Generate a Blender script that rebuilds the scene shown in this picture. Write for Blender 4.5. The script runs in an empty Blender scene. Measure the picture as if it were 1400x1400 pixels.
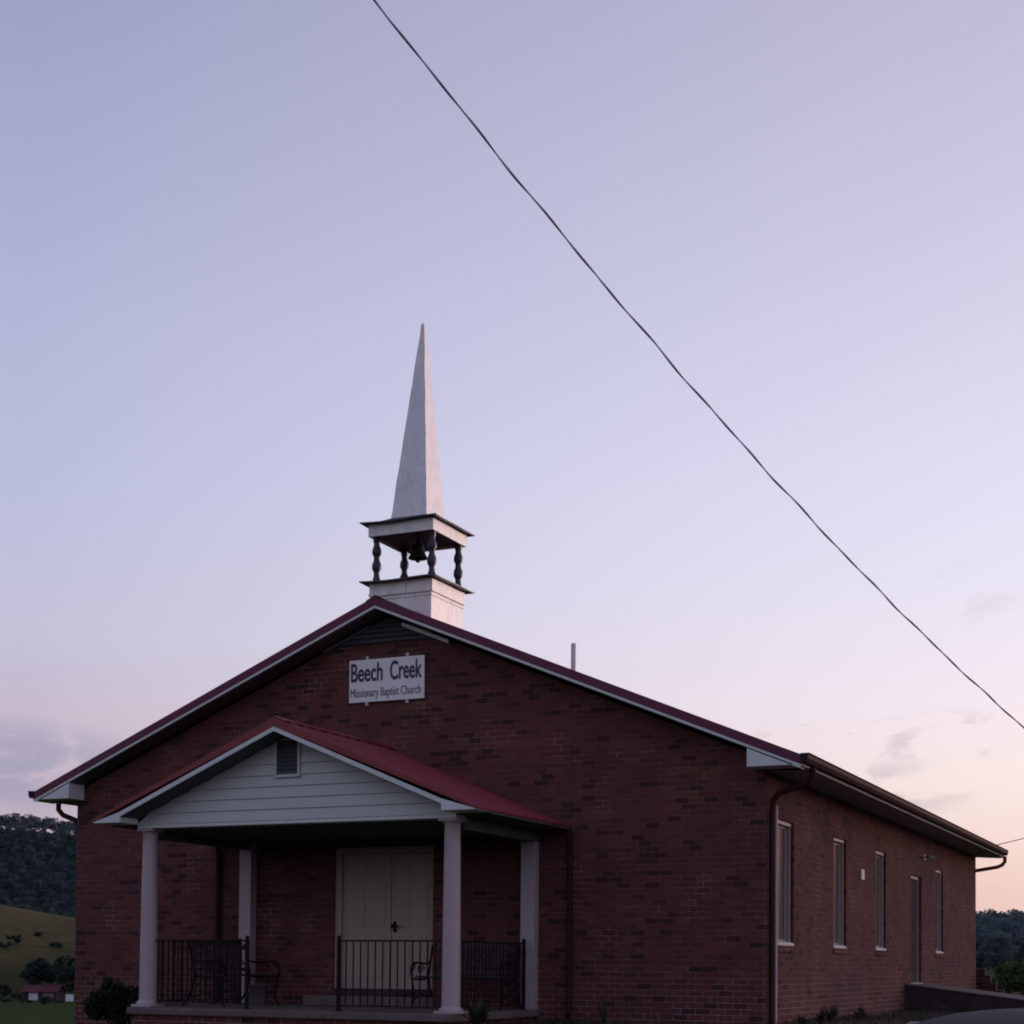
import bpy, bmesh, math, random
import numpy as np
from mathutils import Vector, Matrix

random.seed(7)
rng = np.random.default_rng(7)
R = math.radians
scene = bpy.context.scene
COL = scene.collection

# ------------------------------------------------------------------ camera
CAM = Vector((5.7913, -20.2521, 1.6))
PITCH, ROLL, YAW, FPX = 0.0337, 0.0084, 0.4369, 2161.5
cd = bpy.data.cameras.new('camera')
cam = bpy.data.objects.new('camera', cd)
COL.objects.link(cam)
fw = Vector((-math.sin(YAW) * math.cos(PITCH), math.cos(YAW) * math.cos(PITCH), math.sin(PITCH)))
rt0 = Vector((math.cos(YAW), math.sin(YAW), 0))
up0 = rt0.cross(fw)
rt = rt0 * math.cos(ROLL) + up0 * math.sin(ROLL)
up = -rt0 * math.sin(ROLL) + up0 * math.cos(ROLL)
mw = Matrix.Identity(4)
for i in range(3):
    mw[i][0], mw[i][1], mw[i][2], mw[i][3] = rt[i], up[i], -fw[i], CAM[i]
cam.matrix_world = mw
cd.sensor_fit = 'HORIZONTAL'
cd.sensor_width = 36.0
cd.lens = 36.0 * FPX / 1400.0
cd.shift_y = (1244 - 700) / 1400.0
cd.clip_start = 0.1
cd.clip_end = 20000
scene.camera = cam

# ------------------------------------------------------------------ view
scene.view_settings.view_transform = 'Standard'
scene.view_settings.look = 'None'
scene.view_settings.exposure = 0.0
scene.view_settings.gamma = 1.0
scene.render.resolution_x = 1024
scene.render.resolution_y = 1024
scene.cycles.filter_width = 1.9
scene.cycles.max_bounces = 6


def lin(c):
    return tuple(((v / 255.0 / 12.92) if v / 255.0 <= 0.04045 else ((v / 255.0 + 0.055) / 1.055) ** 2.4) for v in c) + (1.0,)


# ------------------------------------------------------------------ sky (dusk)
SUN_AZ = R(32)          # sunset, to the right of the building's long axis (+y)
SUN_EL = R(3.0)
world = bpy.data.worlds.new('World')
scene.world = world
world.use_nodes = True
wt = world.node_tree
wt.nodes.clear()


def N(t, typ, **kw):
    n = t.nodes.new(typ)
    for k, v in kw.items():
        if k == 'inp':
            for a, b in v.items():
                n.inputs[a].default_value = b
        else:
            setattr(n, k, v)
    return n


def math_(t, op, a, b=None, clamp=False):
    n = t.nodes.new('ShaderNodeMath')
    n.operation = op
    n.use_clamp = clamp
    for i, v in enumerate((a, b)):
        if v is None:
            continue
        if isinstance(v, (int, float)):
            n.inputs[i].default_value = v
        else:
            t.links.new(v, n.inputs[i])
    return n.outputs[0]


def ramp(t, fac, stops, mode='LINEAR'):
    n = t.nodes.new('ShaderNodeValToRGB')
    e = n.color_ramp.elements
    n.color_ramp.interpolation = mode
    while len(e) < len(stops):
        e.new(0.5)
    for el, (p, c) in zip(e, stops):
        el.position = p
        el.color = c if len(c) == 4 else tuple(c) + (1.0,)
    t.links.new(fac, n.inputs[0])
    return n.outputs[0]


def maprange(t, v, a, b, c=0.0, d=1.0, smooth=True):
    n = t.nodes.new('ShaderNodeMapRange')
    n.interpolation_type = 'SMOOTHSTEP' if smooth else 'LINEAR'
    n.inputs[1].default_value, n.inputs[2].default_value = a, b
    n.inputs[3].default_value, n.inputs[4].default_value = c, d
    t.links.new(v, n.inputs[0])
    return n.outputs[0]


def mix(t, fac, a, b, blend='MIX'):
    n = t.nodes.new('ShaderNodeMix')
    n.data_type = 'RGBA'
    n.blend_type = blend
    for sock, v in ((n.inputs[0], fac), (n.inputs[6], a), (n.inputs[7], b)):
        if isinstance(v, (int, float)):
            sock.default_value = v
        elif isinstance(v, tuple):
            sock.default_value = v if len(v) == 4 else v + (1.0,)
        else:
            t.links.new(v, sock)
    return n.outputs[2]


tc = N(wt, 'ShaderNodeTexCoord')
nrm = N(wt, 'ShaderNodeVectorMath', operation='NORMALIZE')
wt.links.new(tc.outputs['Generated'], nrm.inputs[0])
sep = N(wt, 'ShaderNodeSeparateXYZ')
wt.links.new(nrm.outputs[0], sep.inputs[0])
dz = math_(wt, 'MAXIMUM', sep.outputs[2], 0.0)
zz = math_(wt, 'SQRT', dz)                      # spreads the horizon band over the ramp
S = Vector((math.sin(SUN_AZ), math.cos(SUN_AZ), 0))


def dot(v):
    n = N(wt, 'ShaderNodeVectorMath', operation='DOT_PRODUCT')
    wt.links.new(nrm.outputs[0], n.inputs[0])
    n.inputs[1].default_value = v
    return n.outputs['Value']


hz = math_(wt, 'SQRT', math_(wt, 'MAXIMUM', math_(wt, 'SUBTRACT', 1.0, math_(wt, 'MULTIPLY', dz, dz)), 1e-4))
ca = math_(wt, 'DIVIDE', dot(S), hz)            # cosine of the azimuth from the sunset
q = math.sqrt
right = ramp(wt, zz, [(0.0, lin((232, 190, 182))), (q(.045), lin((240, 205, 196))), (q(.075), lin((247, 220, 212))),
                      (q(.115), lin((252, 233, 229))), (q(.16), lin((248, 234, 242))), (q(.23), lin((235, 230, 246))),
                      (q(.30), lin((226, 222, 244))), (q(.40), lin((210, 207, 231))), (q(.515), lin((192, 189, 214))), (1.0, lin((118, 120, 162)))])
left = ramp(wt, zz, [(0.0, lin((178, 158, 174))), (q(.075), lin((186, 169, 184))), (q(.105), lin((195, 178, 195))),
                     (q(.15), lin((196, 185, 203))), (q(.20), lin((195, 192, 216))), (q(.28), lin((187, 190, 219))),
                     (q(.37), lin((179, 182, 214))), (q(.515), lin((157, 161, 195))), (1.0, lin((102, 108, 152)))])
rear = ramp(wt, zz, [(0.0, lin((158, 146, 168))), (q(.1), lin((172, 166, 188))), (q(.3), lin((176, 180, 202))), (1.0, lin((102, 108, 152)))])
f1 = maprange(wt, ca, .27, .80, smooth=False)
f2 = maprange(wt, ca, .22, -.6)
sky = mix(wt, f1, left, right)
sky = mix(wt, f2, sky, rear)
# afterglow around the place where the sun went down
glow = math_(wt, 'MULTIPLY', maprange(wt, ca, .82, 1.0), maprange(wt, dz, .30, 0.0))
sky = mix(wt, math_(wt, 'MULTIPLY', glow, .9), sky, (3.8, 1.72, .90, 1.0))

# clouds: soft broken patches low over the horizon
div = N(wt, 'ShaderNodeVectorMath', operation='MULTIPLY')
wt.links.new(nrm.outputs[0], div.inputs[0])
div.inputs[1].default_value = (9.0, 9.0, 21.0)
no = N(wt, 'ShaderNodeTexNoise', inp={'Scale': 1.9, 'Detail': 8.0, 'Roughness': 0.58, 'Distortion': 0.5})
wt.links.new(div.outputs[0], no.inputs['Vector'])
cl = no.outputs['Fac']


def bank(d, wa, wz):
    """a cloud bank centred on direction d: half width wa (radians), half height wz"""
    d = Vector(d).normalized()
    t = Vector((-d.y, d.x, 0)).normalized()
    a = math_(wt, 'DIVIDE', dot(t), wa)
    b = math_(wt, 'DIVIDE', math_(wt, 'SUBTRACT', sep.outputs[2], d.z), wz)
    r2 = math_(wt, 'ADD', math_(wt, 'MULTIPLY', a, a), math_(wt, 'MULTIPLY', b, b))
    fr = maprange(wt, dot(d), .2, .5)
    return math_(wt, 'MULTIPLY', maprange(wt, r2, 1.0, 0.0), fr)


m1 = math_(wt, 'MULTIPLY', bank((-.675, .731, .116), .10, .034), maprange(wt, cl, .38, .56))
m2 = math_(wt, 'MULTIPLY', bank((-.200, .974, .108), .060, .022), maprange(wt, cl, .45, .58))
m3 = math_(wt, 'MULTIPLY', bank((-.20, .974, .140), .14, .022), maprange(wt, cl, .53, .62))
m4 = math_(wt, 'MULTIPLY', bank((-.148, .963, .222), .035, .024), maprange(wt, cl, .46, .66))
cm = math_(wt, 'MAXIMUM', math_(wt, 'MAXIMUM', m1, m2), math_(wt, 'MAXIMUM', math_(wt, 'MULTIPLY', m3, .8), math_(wt, 'MULTIPLY', m4, .4)))
cloudcol = mix(wt, f1, lin((160, 158, 184)), lin((218, 201, 206)))
sky = mix(wt, math_(wt, 'MULTIPLY', cm, .8), sky, cloudcol)
# below the horizon: dark land
low = maprange(wt, sep.outputs[2], -.002, -.03)
sky = mix(wt, low, sky, lin((52, 52, 58)))
bg = N(wt, 'ShaderNodeBackground')
wt.links.new(sky, bg.inputs['Color'])
bg.inputs['Strength'].default_value = 1.0
nis = N(wt, 'ShaderNodeTexSky', sky_type='NISHITA', sun_disc=False, sun_elevation=SUN_EL, sun_rotation=SUN_AZ)
bg2 = N(wt, 'ShaderNodeBackground')
wt.links.new(nis.outputs[0], bg2.inputs['Color'])
bg2.inputs['Strength'].default_value = 0.004
ads = N(wt, 'ShaderNodeAddShader')
wt.links.new(bg.outputs[0], ads.inputs[0])
wt.links.new(bg2.outputs[0], ads.inputs[1])
wo = N(wt, 'ShaderNodeOutputWorld')
wt.links.new(ads.outputs[0], wo.inputs[0])

# ------------------------------------------------------------------ sun: last soft light
sd = bpy.data.lights.new('sun', 'SUN')
sd.energy = 2.2
sd.angle = R(.6)
sd.color = (1.0, .76, .70)
so = bpy.data.objects.new('sun', sd)
COL.objects.link(so)
sdir = Vector((math.sin(SUN_AZ) * math.cos(SUN_EL), math.cos(SUN_AZ) * math.cos(SUN_EL), math.sin(SUN_EL)))
so.rotation_euler = sdir.to_track_quat('Z', 'Y').to_euler()

# ------------------------------------------------------------------ materials
MATS = {}


def newmat(name):
    m = bpy.data.materials.new(name)
    m.use_nodes = True
    t = m.node_tree
    b = t.nodes['Principled BSDF']
    MATS[name] = m
    return m, t, b


def noise_mat(name, col, var=.25, scale=6.0, rough=.6, bump=0.0, bscale=60.0, metal=0.0, spots=None, spotscale=25, spotlo=.62, stretch=(1, 1, 1), spec=.5):
    """plain colour broken up by two scales of noise, optional stains with a shape of their own"""
    m, t, b = newmat(name)
    g = N(t, 'ShaderNodeNewGeometry')
    mp = N(t, 'ShaderNodeVectorMath', operation='MULTIPLY')
    t.links.new(g.outputs['Position'], mp.inputs[0])
    mp.inputs[1].default_value = stretch
    n1 = N(t, 'ShaderNodeTexNoise', inp={'Scale': scale, 'Detail': 6.0, 'Roughness': .6})
    t.links.new(mp.outputs[0], n1.inputs['Vector'])
    lo = tuple(c * (1 - var) for c in col[:3])
    hi = tuple(min(1, c * (1 + var)) for c in col[:3])
    c = ramp(t, n1.outputs['Fac'], [(.3, lo), (.7, hi)])
    if spots:
        n2 = N(t, 'ShaderNodeTexNoise', inp={'Scale': spotscale, 'Detail': 8.0, 'Roughness': .7})
        t.links.new(mp.outputs[0], n2.inputs['Vector'])
        c = mix(t, maprange(t, n2.outputs['Fac'], spotlo, spotlo + .07), c, spots)
    t.links.new(c, b.inputs['Base Color'])
    b.inputs['Roughness'].default_value = rough
    b.inputs['Metallic'].default_value = metal
    b.inputs['Specular IOR Level'].default_value = spec
    if bump:
        n3 = N(t, 'ShaderNodeTexNoise', inp={'Scale': bscale, 'Detail': 5.0})
        t.links.new(g.outputs['Position'], n3.inputs['Vector'])
        bp = N(t, 'ShaderNodeBump', inp={'Strength': bump, 'Distance': .01})
        t.links.new(n3.outputs['Fac'], bp.inputs['Height'])
        t.links.new(bp.outputs[0], b.inputs['Normal'])
    return m


def brick_mat(name, light=1.0, course=.0812, bl=.2083, seed=0.0):
    m, t, b = newmat(name)
    g = N(t, 'ShaderNodeNewGeometry')
    s = N(t, 'ShaderNodeSeparateXYZ')
    t.links.new(g.outputs['Position'], s.inputs[0])
    u = math_(t, 'ADD', s.outputs[0], s.outputs[1])
    # slight hand-laid waviness of the courses
    wn = N(t, 'ShaderNodeTexNoise', inp={'Scale': 1.7, 'Detail': 2.0})
    t.links.new(g.outputs['Position'], wn.inputs['Vector'])
    v = math_(t, 'ADD', s.outputs[2], math_(t, 'MULTIPLY', math_(t, 'SUBTRACT', wn.outputs['Fac'], .5), .012))
    u = math_(t, 'ADD', u, 40.0 + seed)
    v = math_(t, 'ADD', v, 8.0)
    cx = N(t, 'ShaderNodeCombineXYZ')
    t.links.new(u, cx.inputs[0])
    t.links.new(v, cx.inputs[1])
    br = N(t, 'ShaderNodeTexBrick', offset=.5, offset_frequency=2,
           inp={'Color1': (0, 0, 0, 1), 'Color2': (1, 1, 1, 1), 'Mortar': (0, 0, 0, 1), 'Scale': 1.0, 'Mortar Size': .0055, 'Mortar Smooth': .25, 'Bias': 0.0, 'Brick Width': bl, 'Row Height': course})
    t.links.new(cx.outputs[0], br.inputs['Vector'])
    rv = br.outputs['Color']
    # clumps of flashed (dark) bricks
    cn = N(t, 'ShaderNodeTexNoise', inp={'Scale': .8, 'Detail': 2.0, 'Roughness': .6})
    t.links.new(g.outputs['Position'], cn.inputs['Vector'])
    rr = math_(t, 'ADD', rv, math_(t, 'MULTIPLY', math_(t, 'SUBTRACT', cn.outputs['Fac'], .5), .75))
    k = light
    bc = ramp(t, rr, [(.0, (.058 * k, .023 * k, .026 * k)), (.10, (.070 * k, .027 * k, .030 * k)), (.16, (.122 * k, .042 * k, .043 * k)),
                      (.55, (.142 * k, .046 * k, .045 * k)), (.85, (.160 * k, .053 * k, .048 * k)), (1.0, (.178 * k, .066 * k, .055 * k))])
    fn = N(t, 'ShaderNodeTexNoise', inp={'Scale': 45.0, 'Detail': 5.0, 'Roughness': .7})
    t.links.new(g.outputs['Position'], fn.inputs['Vector'])
    bc = mix(t, .55, bc, ramp(t, fn.outputs['Fac'], [(.25, (.45, .45, .45)), (.75, (1.0, 1.0, 1.0))]), 'MULTIPLY')
    # weathering: broad tonal patches
    wn2 = N(t, 'ShaderNodeTexNoise', inp={'Scale': .55, 'Detail': 4.0})
    t.links.new(g.outputs['Position'], wn2.inputs['Vector'])
    # mortar, in places smeared or dark
    mn = N(t, 'ShaderNodeTexNoise', inp={'Scale': 1.6, 'Detail': 7.0, 'Roughness': .72})
    t.links.new(g.outputs['Position'], mn.inputs['Vector'])
    mc = ramp(t, mn.outputs['Fac'], [(.36, (.115 * k, .055 * k, .056 * k)), (.54, (.160 * k, .092 * k, .092 * k)), (.66, (.36 * k, .26 * k, .245 * k))])
    # splashed, lime-washed mortar low on the walls
    sp_ = math_(t, 'MULTIPLY', maprange(t, s.outputs[2], 1.75, .8), maprange(t, mn.outputs['Fac'], .36, .55))
    mc = mix(t, sp_, mc, (.33 * k, .24 * k, .22 * k, 1))
    c = mix(t, br.outputs['Fac'], bc, mc)
    c = mix(t, .6, c, ramp(t, wn2.outputs['Fac'], [(.3, (.72, .75, .84)), (.7, (1.22, 1.08, 1.02))]), 'MULTIPLY')
    t.links.new(c, b.inputs['Base Color'])
    b.inputs['Roughness'].default_value = .85
    b.inputs['Specular IOR Level'].default_value = .3
    h = math_(t, 'SUBTRACT', math_(t, 'MULTIPLY', fn.outputs['Fac'], .25), br.outputs['Fac'])
    bp = N(t, 'ShaderNodeBump', inp={'Strength': .7, 'Distance': .006})
    t.links.new(h, bp.inputs['Height'])
    t.links.new(bp.outputs[0], b.inputs['Normal'])
    return m


brick_mat('brick')
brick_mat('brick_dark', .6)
white = (.66, .69, .70)
noise_mat('white_trim', white, .07, 3.0, .45, spots=(.42, .41, .40), spotscale=5, spotlo=.66)
noise_mat('siding', (.56, .58, .60), .05, 2.0, .5, spots=(.44, .43, .42), spotscale=4, spotlo=.66)
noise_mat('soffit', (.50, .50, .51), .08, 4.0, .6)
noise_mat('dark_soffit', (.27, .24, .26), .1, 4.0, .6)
noise_mat('red_metal', (.225, .031, .040), .12, 1.5, .42, spec=.4)
noise_mat('maroon_metal', (.036, .016, .026), .15, 2.5, .6, spec=.15)
noise_mat('rake_metal', (.150, .034, .070), .12, 2.0, .5, spec=.25)
noise_mat('downspout_paint', (.045, .014, .020), .2, 3.0, .6, spec=.15)
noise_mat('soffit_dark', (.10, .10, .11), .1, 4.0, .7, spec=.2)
noise_mat('side_door_paint', (.085, .066, .066), .08, 3.0, .7, spec=.02)
noise_mat('car_trim', (.02, .02, .02), .2, 9.0, .6)
noise_mat('house_roof', (.115, .030, .045), .2, .6, .7, spec=.1)
noise_mat('house_wall', (.055, .05, .062), .2, .6, .8, spec=.1)
noise_mat('window_trim', (.58, .49, .48), .06, 12.0, .5)
noise_mat('column_paint', (.45, .355, .40), .05, 6.0, .45, spots=(.33, .27, .29), spotscale=9, spotlo=.68)
noise_mat('door_paint', (.40, .325, .275), .05, 3.0, .5)
noise_mat('steeple_paint', (.86, .845, .84), .10, 5.0, .5, .15, 90, spots=(.46, .41, .38), spotscale=26, spotlo=.575, stretch=(1, 1, .14))
noise_mat('spire_paint', (.89, .88, .91), .10, 9.0, .45, .2, 60, spots=(.52, .50, .53), spotscale=34, spotlo=.58, stretch=(1, 1, .55))
noise_mat('dark_paint', (.036, .032, .060), .25, 8.0, .5)
noise_mat('black_iron', (.016, .011, .014), .3, 20.0, .6, .1, 200, spec=.12)
noise_mat('bench_wood', (.040, .035, .045), .35, 14.0, .6, .2, 90, stretch=(.3, 1, 1))
noise_mat('bronze', (.022, .02, .022), .3, 12.0, .6, spec=.15)
noise_mat('concrete', (.155, .122, .118), .22, 4.0, .9, .3, 80, spec=.2, spots=(.085, .07, .065), spotscale=6, spotlo=.60)
noise_mat('dark_concrete', (.062, .048, .052), .28, 3.0, .9, .3, 60, spec=.15, spots=(.035, .028, .03), spotscale=5, spotlo=.58)
noise_mat('sign_white', (.84, .86, .88), .05, 3.0, .4)
noise_mat('letter_blue', (.022, .024, .06), .1, 30.0, .5)
noise_mat('letter_grey', (.14, .145, .20), .1, 30.0, .5)
noise_mat('pvc', (.66, .56, .60), .08, 9.0, .5)
noise_mat('louvre_paint', (.07, .072, .085), .15, 8.0, .6)
noise_mat('frame_paint', (.36, .285, .265), .06, 12.0, .5)
noise_mat('cable_black', (.30, .30, .40), .3, 12.0, .5)
noise_mat('bark', (.07, .055, .045), .3, 3.0, .9, .5, 12)
noise_mat('bucket_grey', (.14, .13, .13), .15, 9.0, .7, spec=.2)
noise_mat('plastic_grey', (.20, .18, .18), .1, 9.0, .5)

m, t, b = newmat('window_glass')
b.inputs['Base Color'].default_value = (.115, .085, .085, 1)
b.inputs['Roughness'].default_value = .3
b.inputs['Specular IOR Level'].default_value = .3
gn = N(t, 'ShaderNodeTexNoise', inp={'Scale': 2.0})
bp = N(t, 'ShaderNodeBump', inp={'Strength': .03, 'Distance': .02})
t.links.new(gn.outputs['Fac'], bp.inputs['Height'])
t.links.new(bp.outputs[0], b.inputs['Normal'])
m, t, b = newmat('curtain')
b.inputs['Base Color'].default_value = (.13, .11, .115, 1)
b.inputs['Roughness'].default_value = .8
m, t, b = newmat('car_paint')
gp = N(t, 'ShaderNodeTexNoise', inp={'Scale': 3.0, 'Detail': 6.0, 'Roughness': .7})
cc = ramp(t, gp.outputs['Fac'], [(.3, (.034, .030, .036)), (.7, (.052, .045, .052))])
t.links.new(cc, b.inputs['Base Color'])
b.inputs['Roughness'].default_value = .6
b.inputs['Specular IOR Level'].default_value = .02
m, t, b = newmat('car_glass')
b.inputs['Base Color'].default_value = (.015, .016, .018, 1)
b.inputs['Roughness'].default_value = .15
b.inputs['Specular IOR Level'].default_value = .3
m, t, b = newmat('rubber')
b.inputs['Base Color'].default_value = (.02, .02, .02, 1)
b.inputs['Roughness'].default_value = .85
m, t, b = newmat('alloy')
b.inputs['Base Color'].default_value = (.45, .45, .46, 1)
b.inputs['Metallic'].default_value = .9
b.inputs['Roughness'].default_value = .35
m, t, b = newmat('red_lens')
b.inputs['Base Color'].default_value = (.25, .01, .01, 1)
b.inputs['Roughness'].default_value = .15
m, t, b = newmat('clear_lens')
b.inputs['Base Color'].default_value = (.6, .6, .62, 1)
b.inputs['Roughness'].default_value = .12


def leaf_mat(name, c1, c2, scale=.6, trans=.15):
    m, t, b = newmat(name)
    g = N(t, 'ShaderNodeNewGeometry')
    n1 = N(t, 'ShaderNodeTexNoise', inp={'Scale': scale, 'Detail': 4.0, 'Roughness': .6})
    t.links.new(g.outputs['Position'], n1.inputs['Vector'])
    f = math_(t, 'ADD', math_(t, 'MULTIPLY', n1.outputs['Fac'], .75), math_(t, 'MULTIPLY', g.outputs['Random Per Island'], .2))
    c = ramp(t, f, [(.3, c1), (.72, c2)])
    t.links.new(c, b.inputs['Base Color'])
    b.inputs['Roughness'].default_value = .75
    b.inputs['Specular IOR Level'].default_value = .2
    tr = N(t, 'ShaderNodeBsdfTranslucent')
    t.links.new(c, tr.inputs['Color'])
    mx = N(t, 'ShaderNodeMixShader')
    mx.inputs[0].default_value = trans
    t.links.new(b.outputs[0], mx.inputs[1])
    t.links.new(tr.outputs[0], mx.inputs[2])
    t.links.new(mx.outputs[0], t.nodes['Material Output'].inputs['Surface'])
    return m


leaf_mat('leaf_dark', (.022, .040, .036), (.050, .078, .060), .5)
leaf_mat('leaf_far', (.056, .084, .094), (.098, .134, .142), .09)  # far foliage lightened and blued: haze painted into the leaf colour
leaf_mat('leaf_ridge', (.085, .122, .138), (.150, .195, .205), .09)  # brighter still, with the ridge's haze put into the colour
leaf_mat('leaf_mid', (.030, .052, .040), (.075, .105, .065), .35)
leaf_mat('leaf_bright', (.045, .078, .026), (.105, .150, .052), .4)
leaf_mat('leaf_shrub', (.012, .022, .016), (.034, .050, .030), 2.5)
leaf_mat('leaf_weed', (.030, .038, .020), (.075, .080, .042), 4.0)
leaf_mat('grass_blade', (.035, .038, .020), (.085, .075, .045), 1.5, .1)


def ground_mat(name, mode):
    m, t, b = newmat(name)
    g = N(t, 'ShaderNodeNewGeometry')
    s = N(t, 'ShaderNodeSeparateXYZ')
    t.links.new(g.outputs['Position'], s.inputs[0])
    a = N(t, 'ShaderNodeTexNoise', inp={'Scale': .035 if mode == 'hay' else .22, 'Detail': 8.0, 'Roughness': .68})
    t.links.new(g.outputs['Position'], a.inputs['Vector'])
    f = N(t, 'ShaderNodeTexNoise', inp={'Scale': 9.0, 'Detail': 6.0, 'Roughness': .75})
    t.links.new(g.outputs['Position'], f.inputs['Vector'])
    if mode == 'hay':
        f2n = N(t, 'ShaderNodeTexNoise', inp={'Scale': .22, 'Detail': 8.0, 'Roughness': .8})
        t.links.new(g.outputs['Position'], f2n.inputs['Vector'])
        c = ramp(t, a.outputs['Fac'], [(.30, (.044, .043, .019)), (.46, (.073, .067, .031)), (.60, (.088, .078, .039)), (.72, (.048, .053, .020))])
        hgt = maprange(t, s.outputs[2], 8.0, -9.0)
        c = mix(t, math_(t, 'MULTIPLY', hgt, .8), c, (.026, .032, .012, 1))
        c = mix(t, .8, c, ramp(t, f2n.outputs['Fac'], [(.35, (.55, .55, .5)), (.65, (1.25, 1.2, 1.15))]), 'MULTIPLY')
    elif mode == 'woodfloor':
        c = ramp(t, a.outputs['Fac'], [(.3, (.018, .028, .028)), (.7, (.035, .05, .042))])
    else:
        grass = ramp(t, a.outputs['Fac'], [(.30, (.026, .048, .009)), (.55, (.036, .064, .012)), (.75, (.052, .066, .017))])
        grass = mix(t, .5, grass, ramp(t, f.outputs['Fac'], [(.25, (.55, .55, .55)), (.75, (1.2, 1.2, 1.2))]), 'MULTIPLY')
        vor = N(t, 'ShaderNodeTexVoronoi', inp={'Scale': 26.0})
        t.links.new(g.outputs['Position'], vor.inputs['Vector'])
        st = ramp(t, vor.outputs['Color'], [(.1, (.055, .045, .040)), (.5, (.105, .09, .082)), (.95, (.17, .15, .14))])
        st = mix(t, .6, st, ramp(t, f.outputs['Fac'], [(.3, (.45, .43, .42)), (.7, (1.1, 1.1, 1.1))]), 'MULTIPLY')
        # gravel lot in front and to the right of the building, ragged edge
        e = math_(t, 'ADD', s.outputs[0], math_(t, 'MULTIPLY', math_(t, 'SUBTRACT', a.outputs['Fac'], .5), 5.0))
        fx = maprange(t, e, -2.2, -.2)
        fy = maprange(t, s.outputs[1], 20.0, 15.0)
        fr = maprange(t, s.outputs[0], 30.0, 26.0)
        fb = maprange(t, s.outputs[1], -40.0, -32.0)
        gm = math_(t, 'MULTIPLY', math_(t, 'MULTIPLY', fx, fy), math_(t, 'MULTIPLY', fr, fb))
        c = mix(t, gm, grass, st)
    t.links.new(c, b.inputs['Base Color'])
    b.inputs['Roughness'].default_value = .95
    b.inputs['Specular IOR Level'].default_value = .03
    bp = N(t, 'ShaderNodeBump', inp={'Strength': .6, 'Distance': .03})
    t.links.new(f.outputs['Fac'], bp.inputs['Height'])
    t.links.new(bp.outputs[0], b.inputs['Normal'])
    return m


ground_mat('ground_near', 'near')
ground_mat('hay_field', 'hay')
ground_mat('wood_floor', 'woodfloor')


# ------------------------------------------------------------------ builders
def tag(o, label=None, cat=None, group=None, kind=None):
    if label:
        o['label'] = label
    if cat:
        o['category'] = cat
    if group:
        o['group'] = group
    if kind:
        o['kind'] = kind
    return o


def empty(name, loc, label=None, cat=None, group=None, parent=None, rz=0.0):
    o = bpy.data.objects.new(name, None)
    COL.objects.link(o)
    o.location = loc
    o.rotation_euler = (0, 0, rz)
    o.empty_display_size = .1
    if parent:
        o.parent = parent
    return tag(o, label, cat, group)


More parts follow.
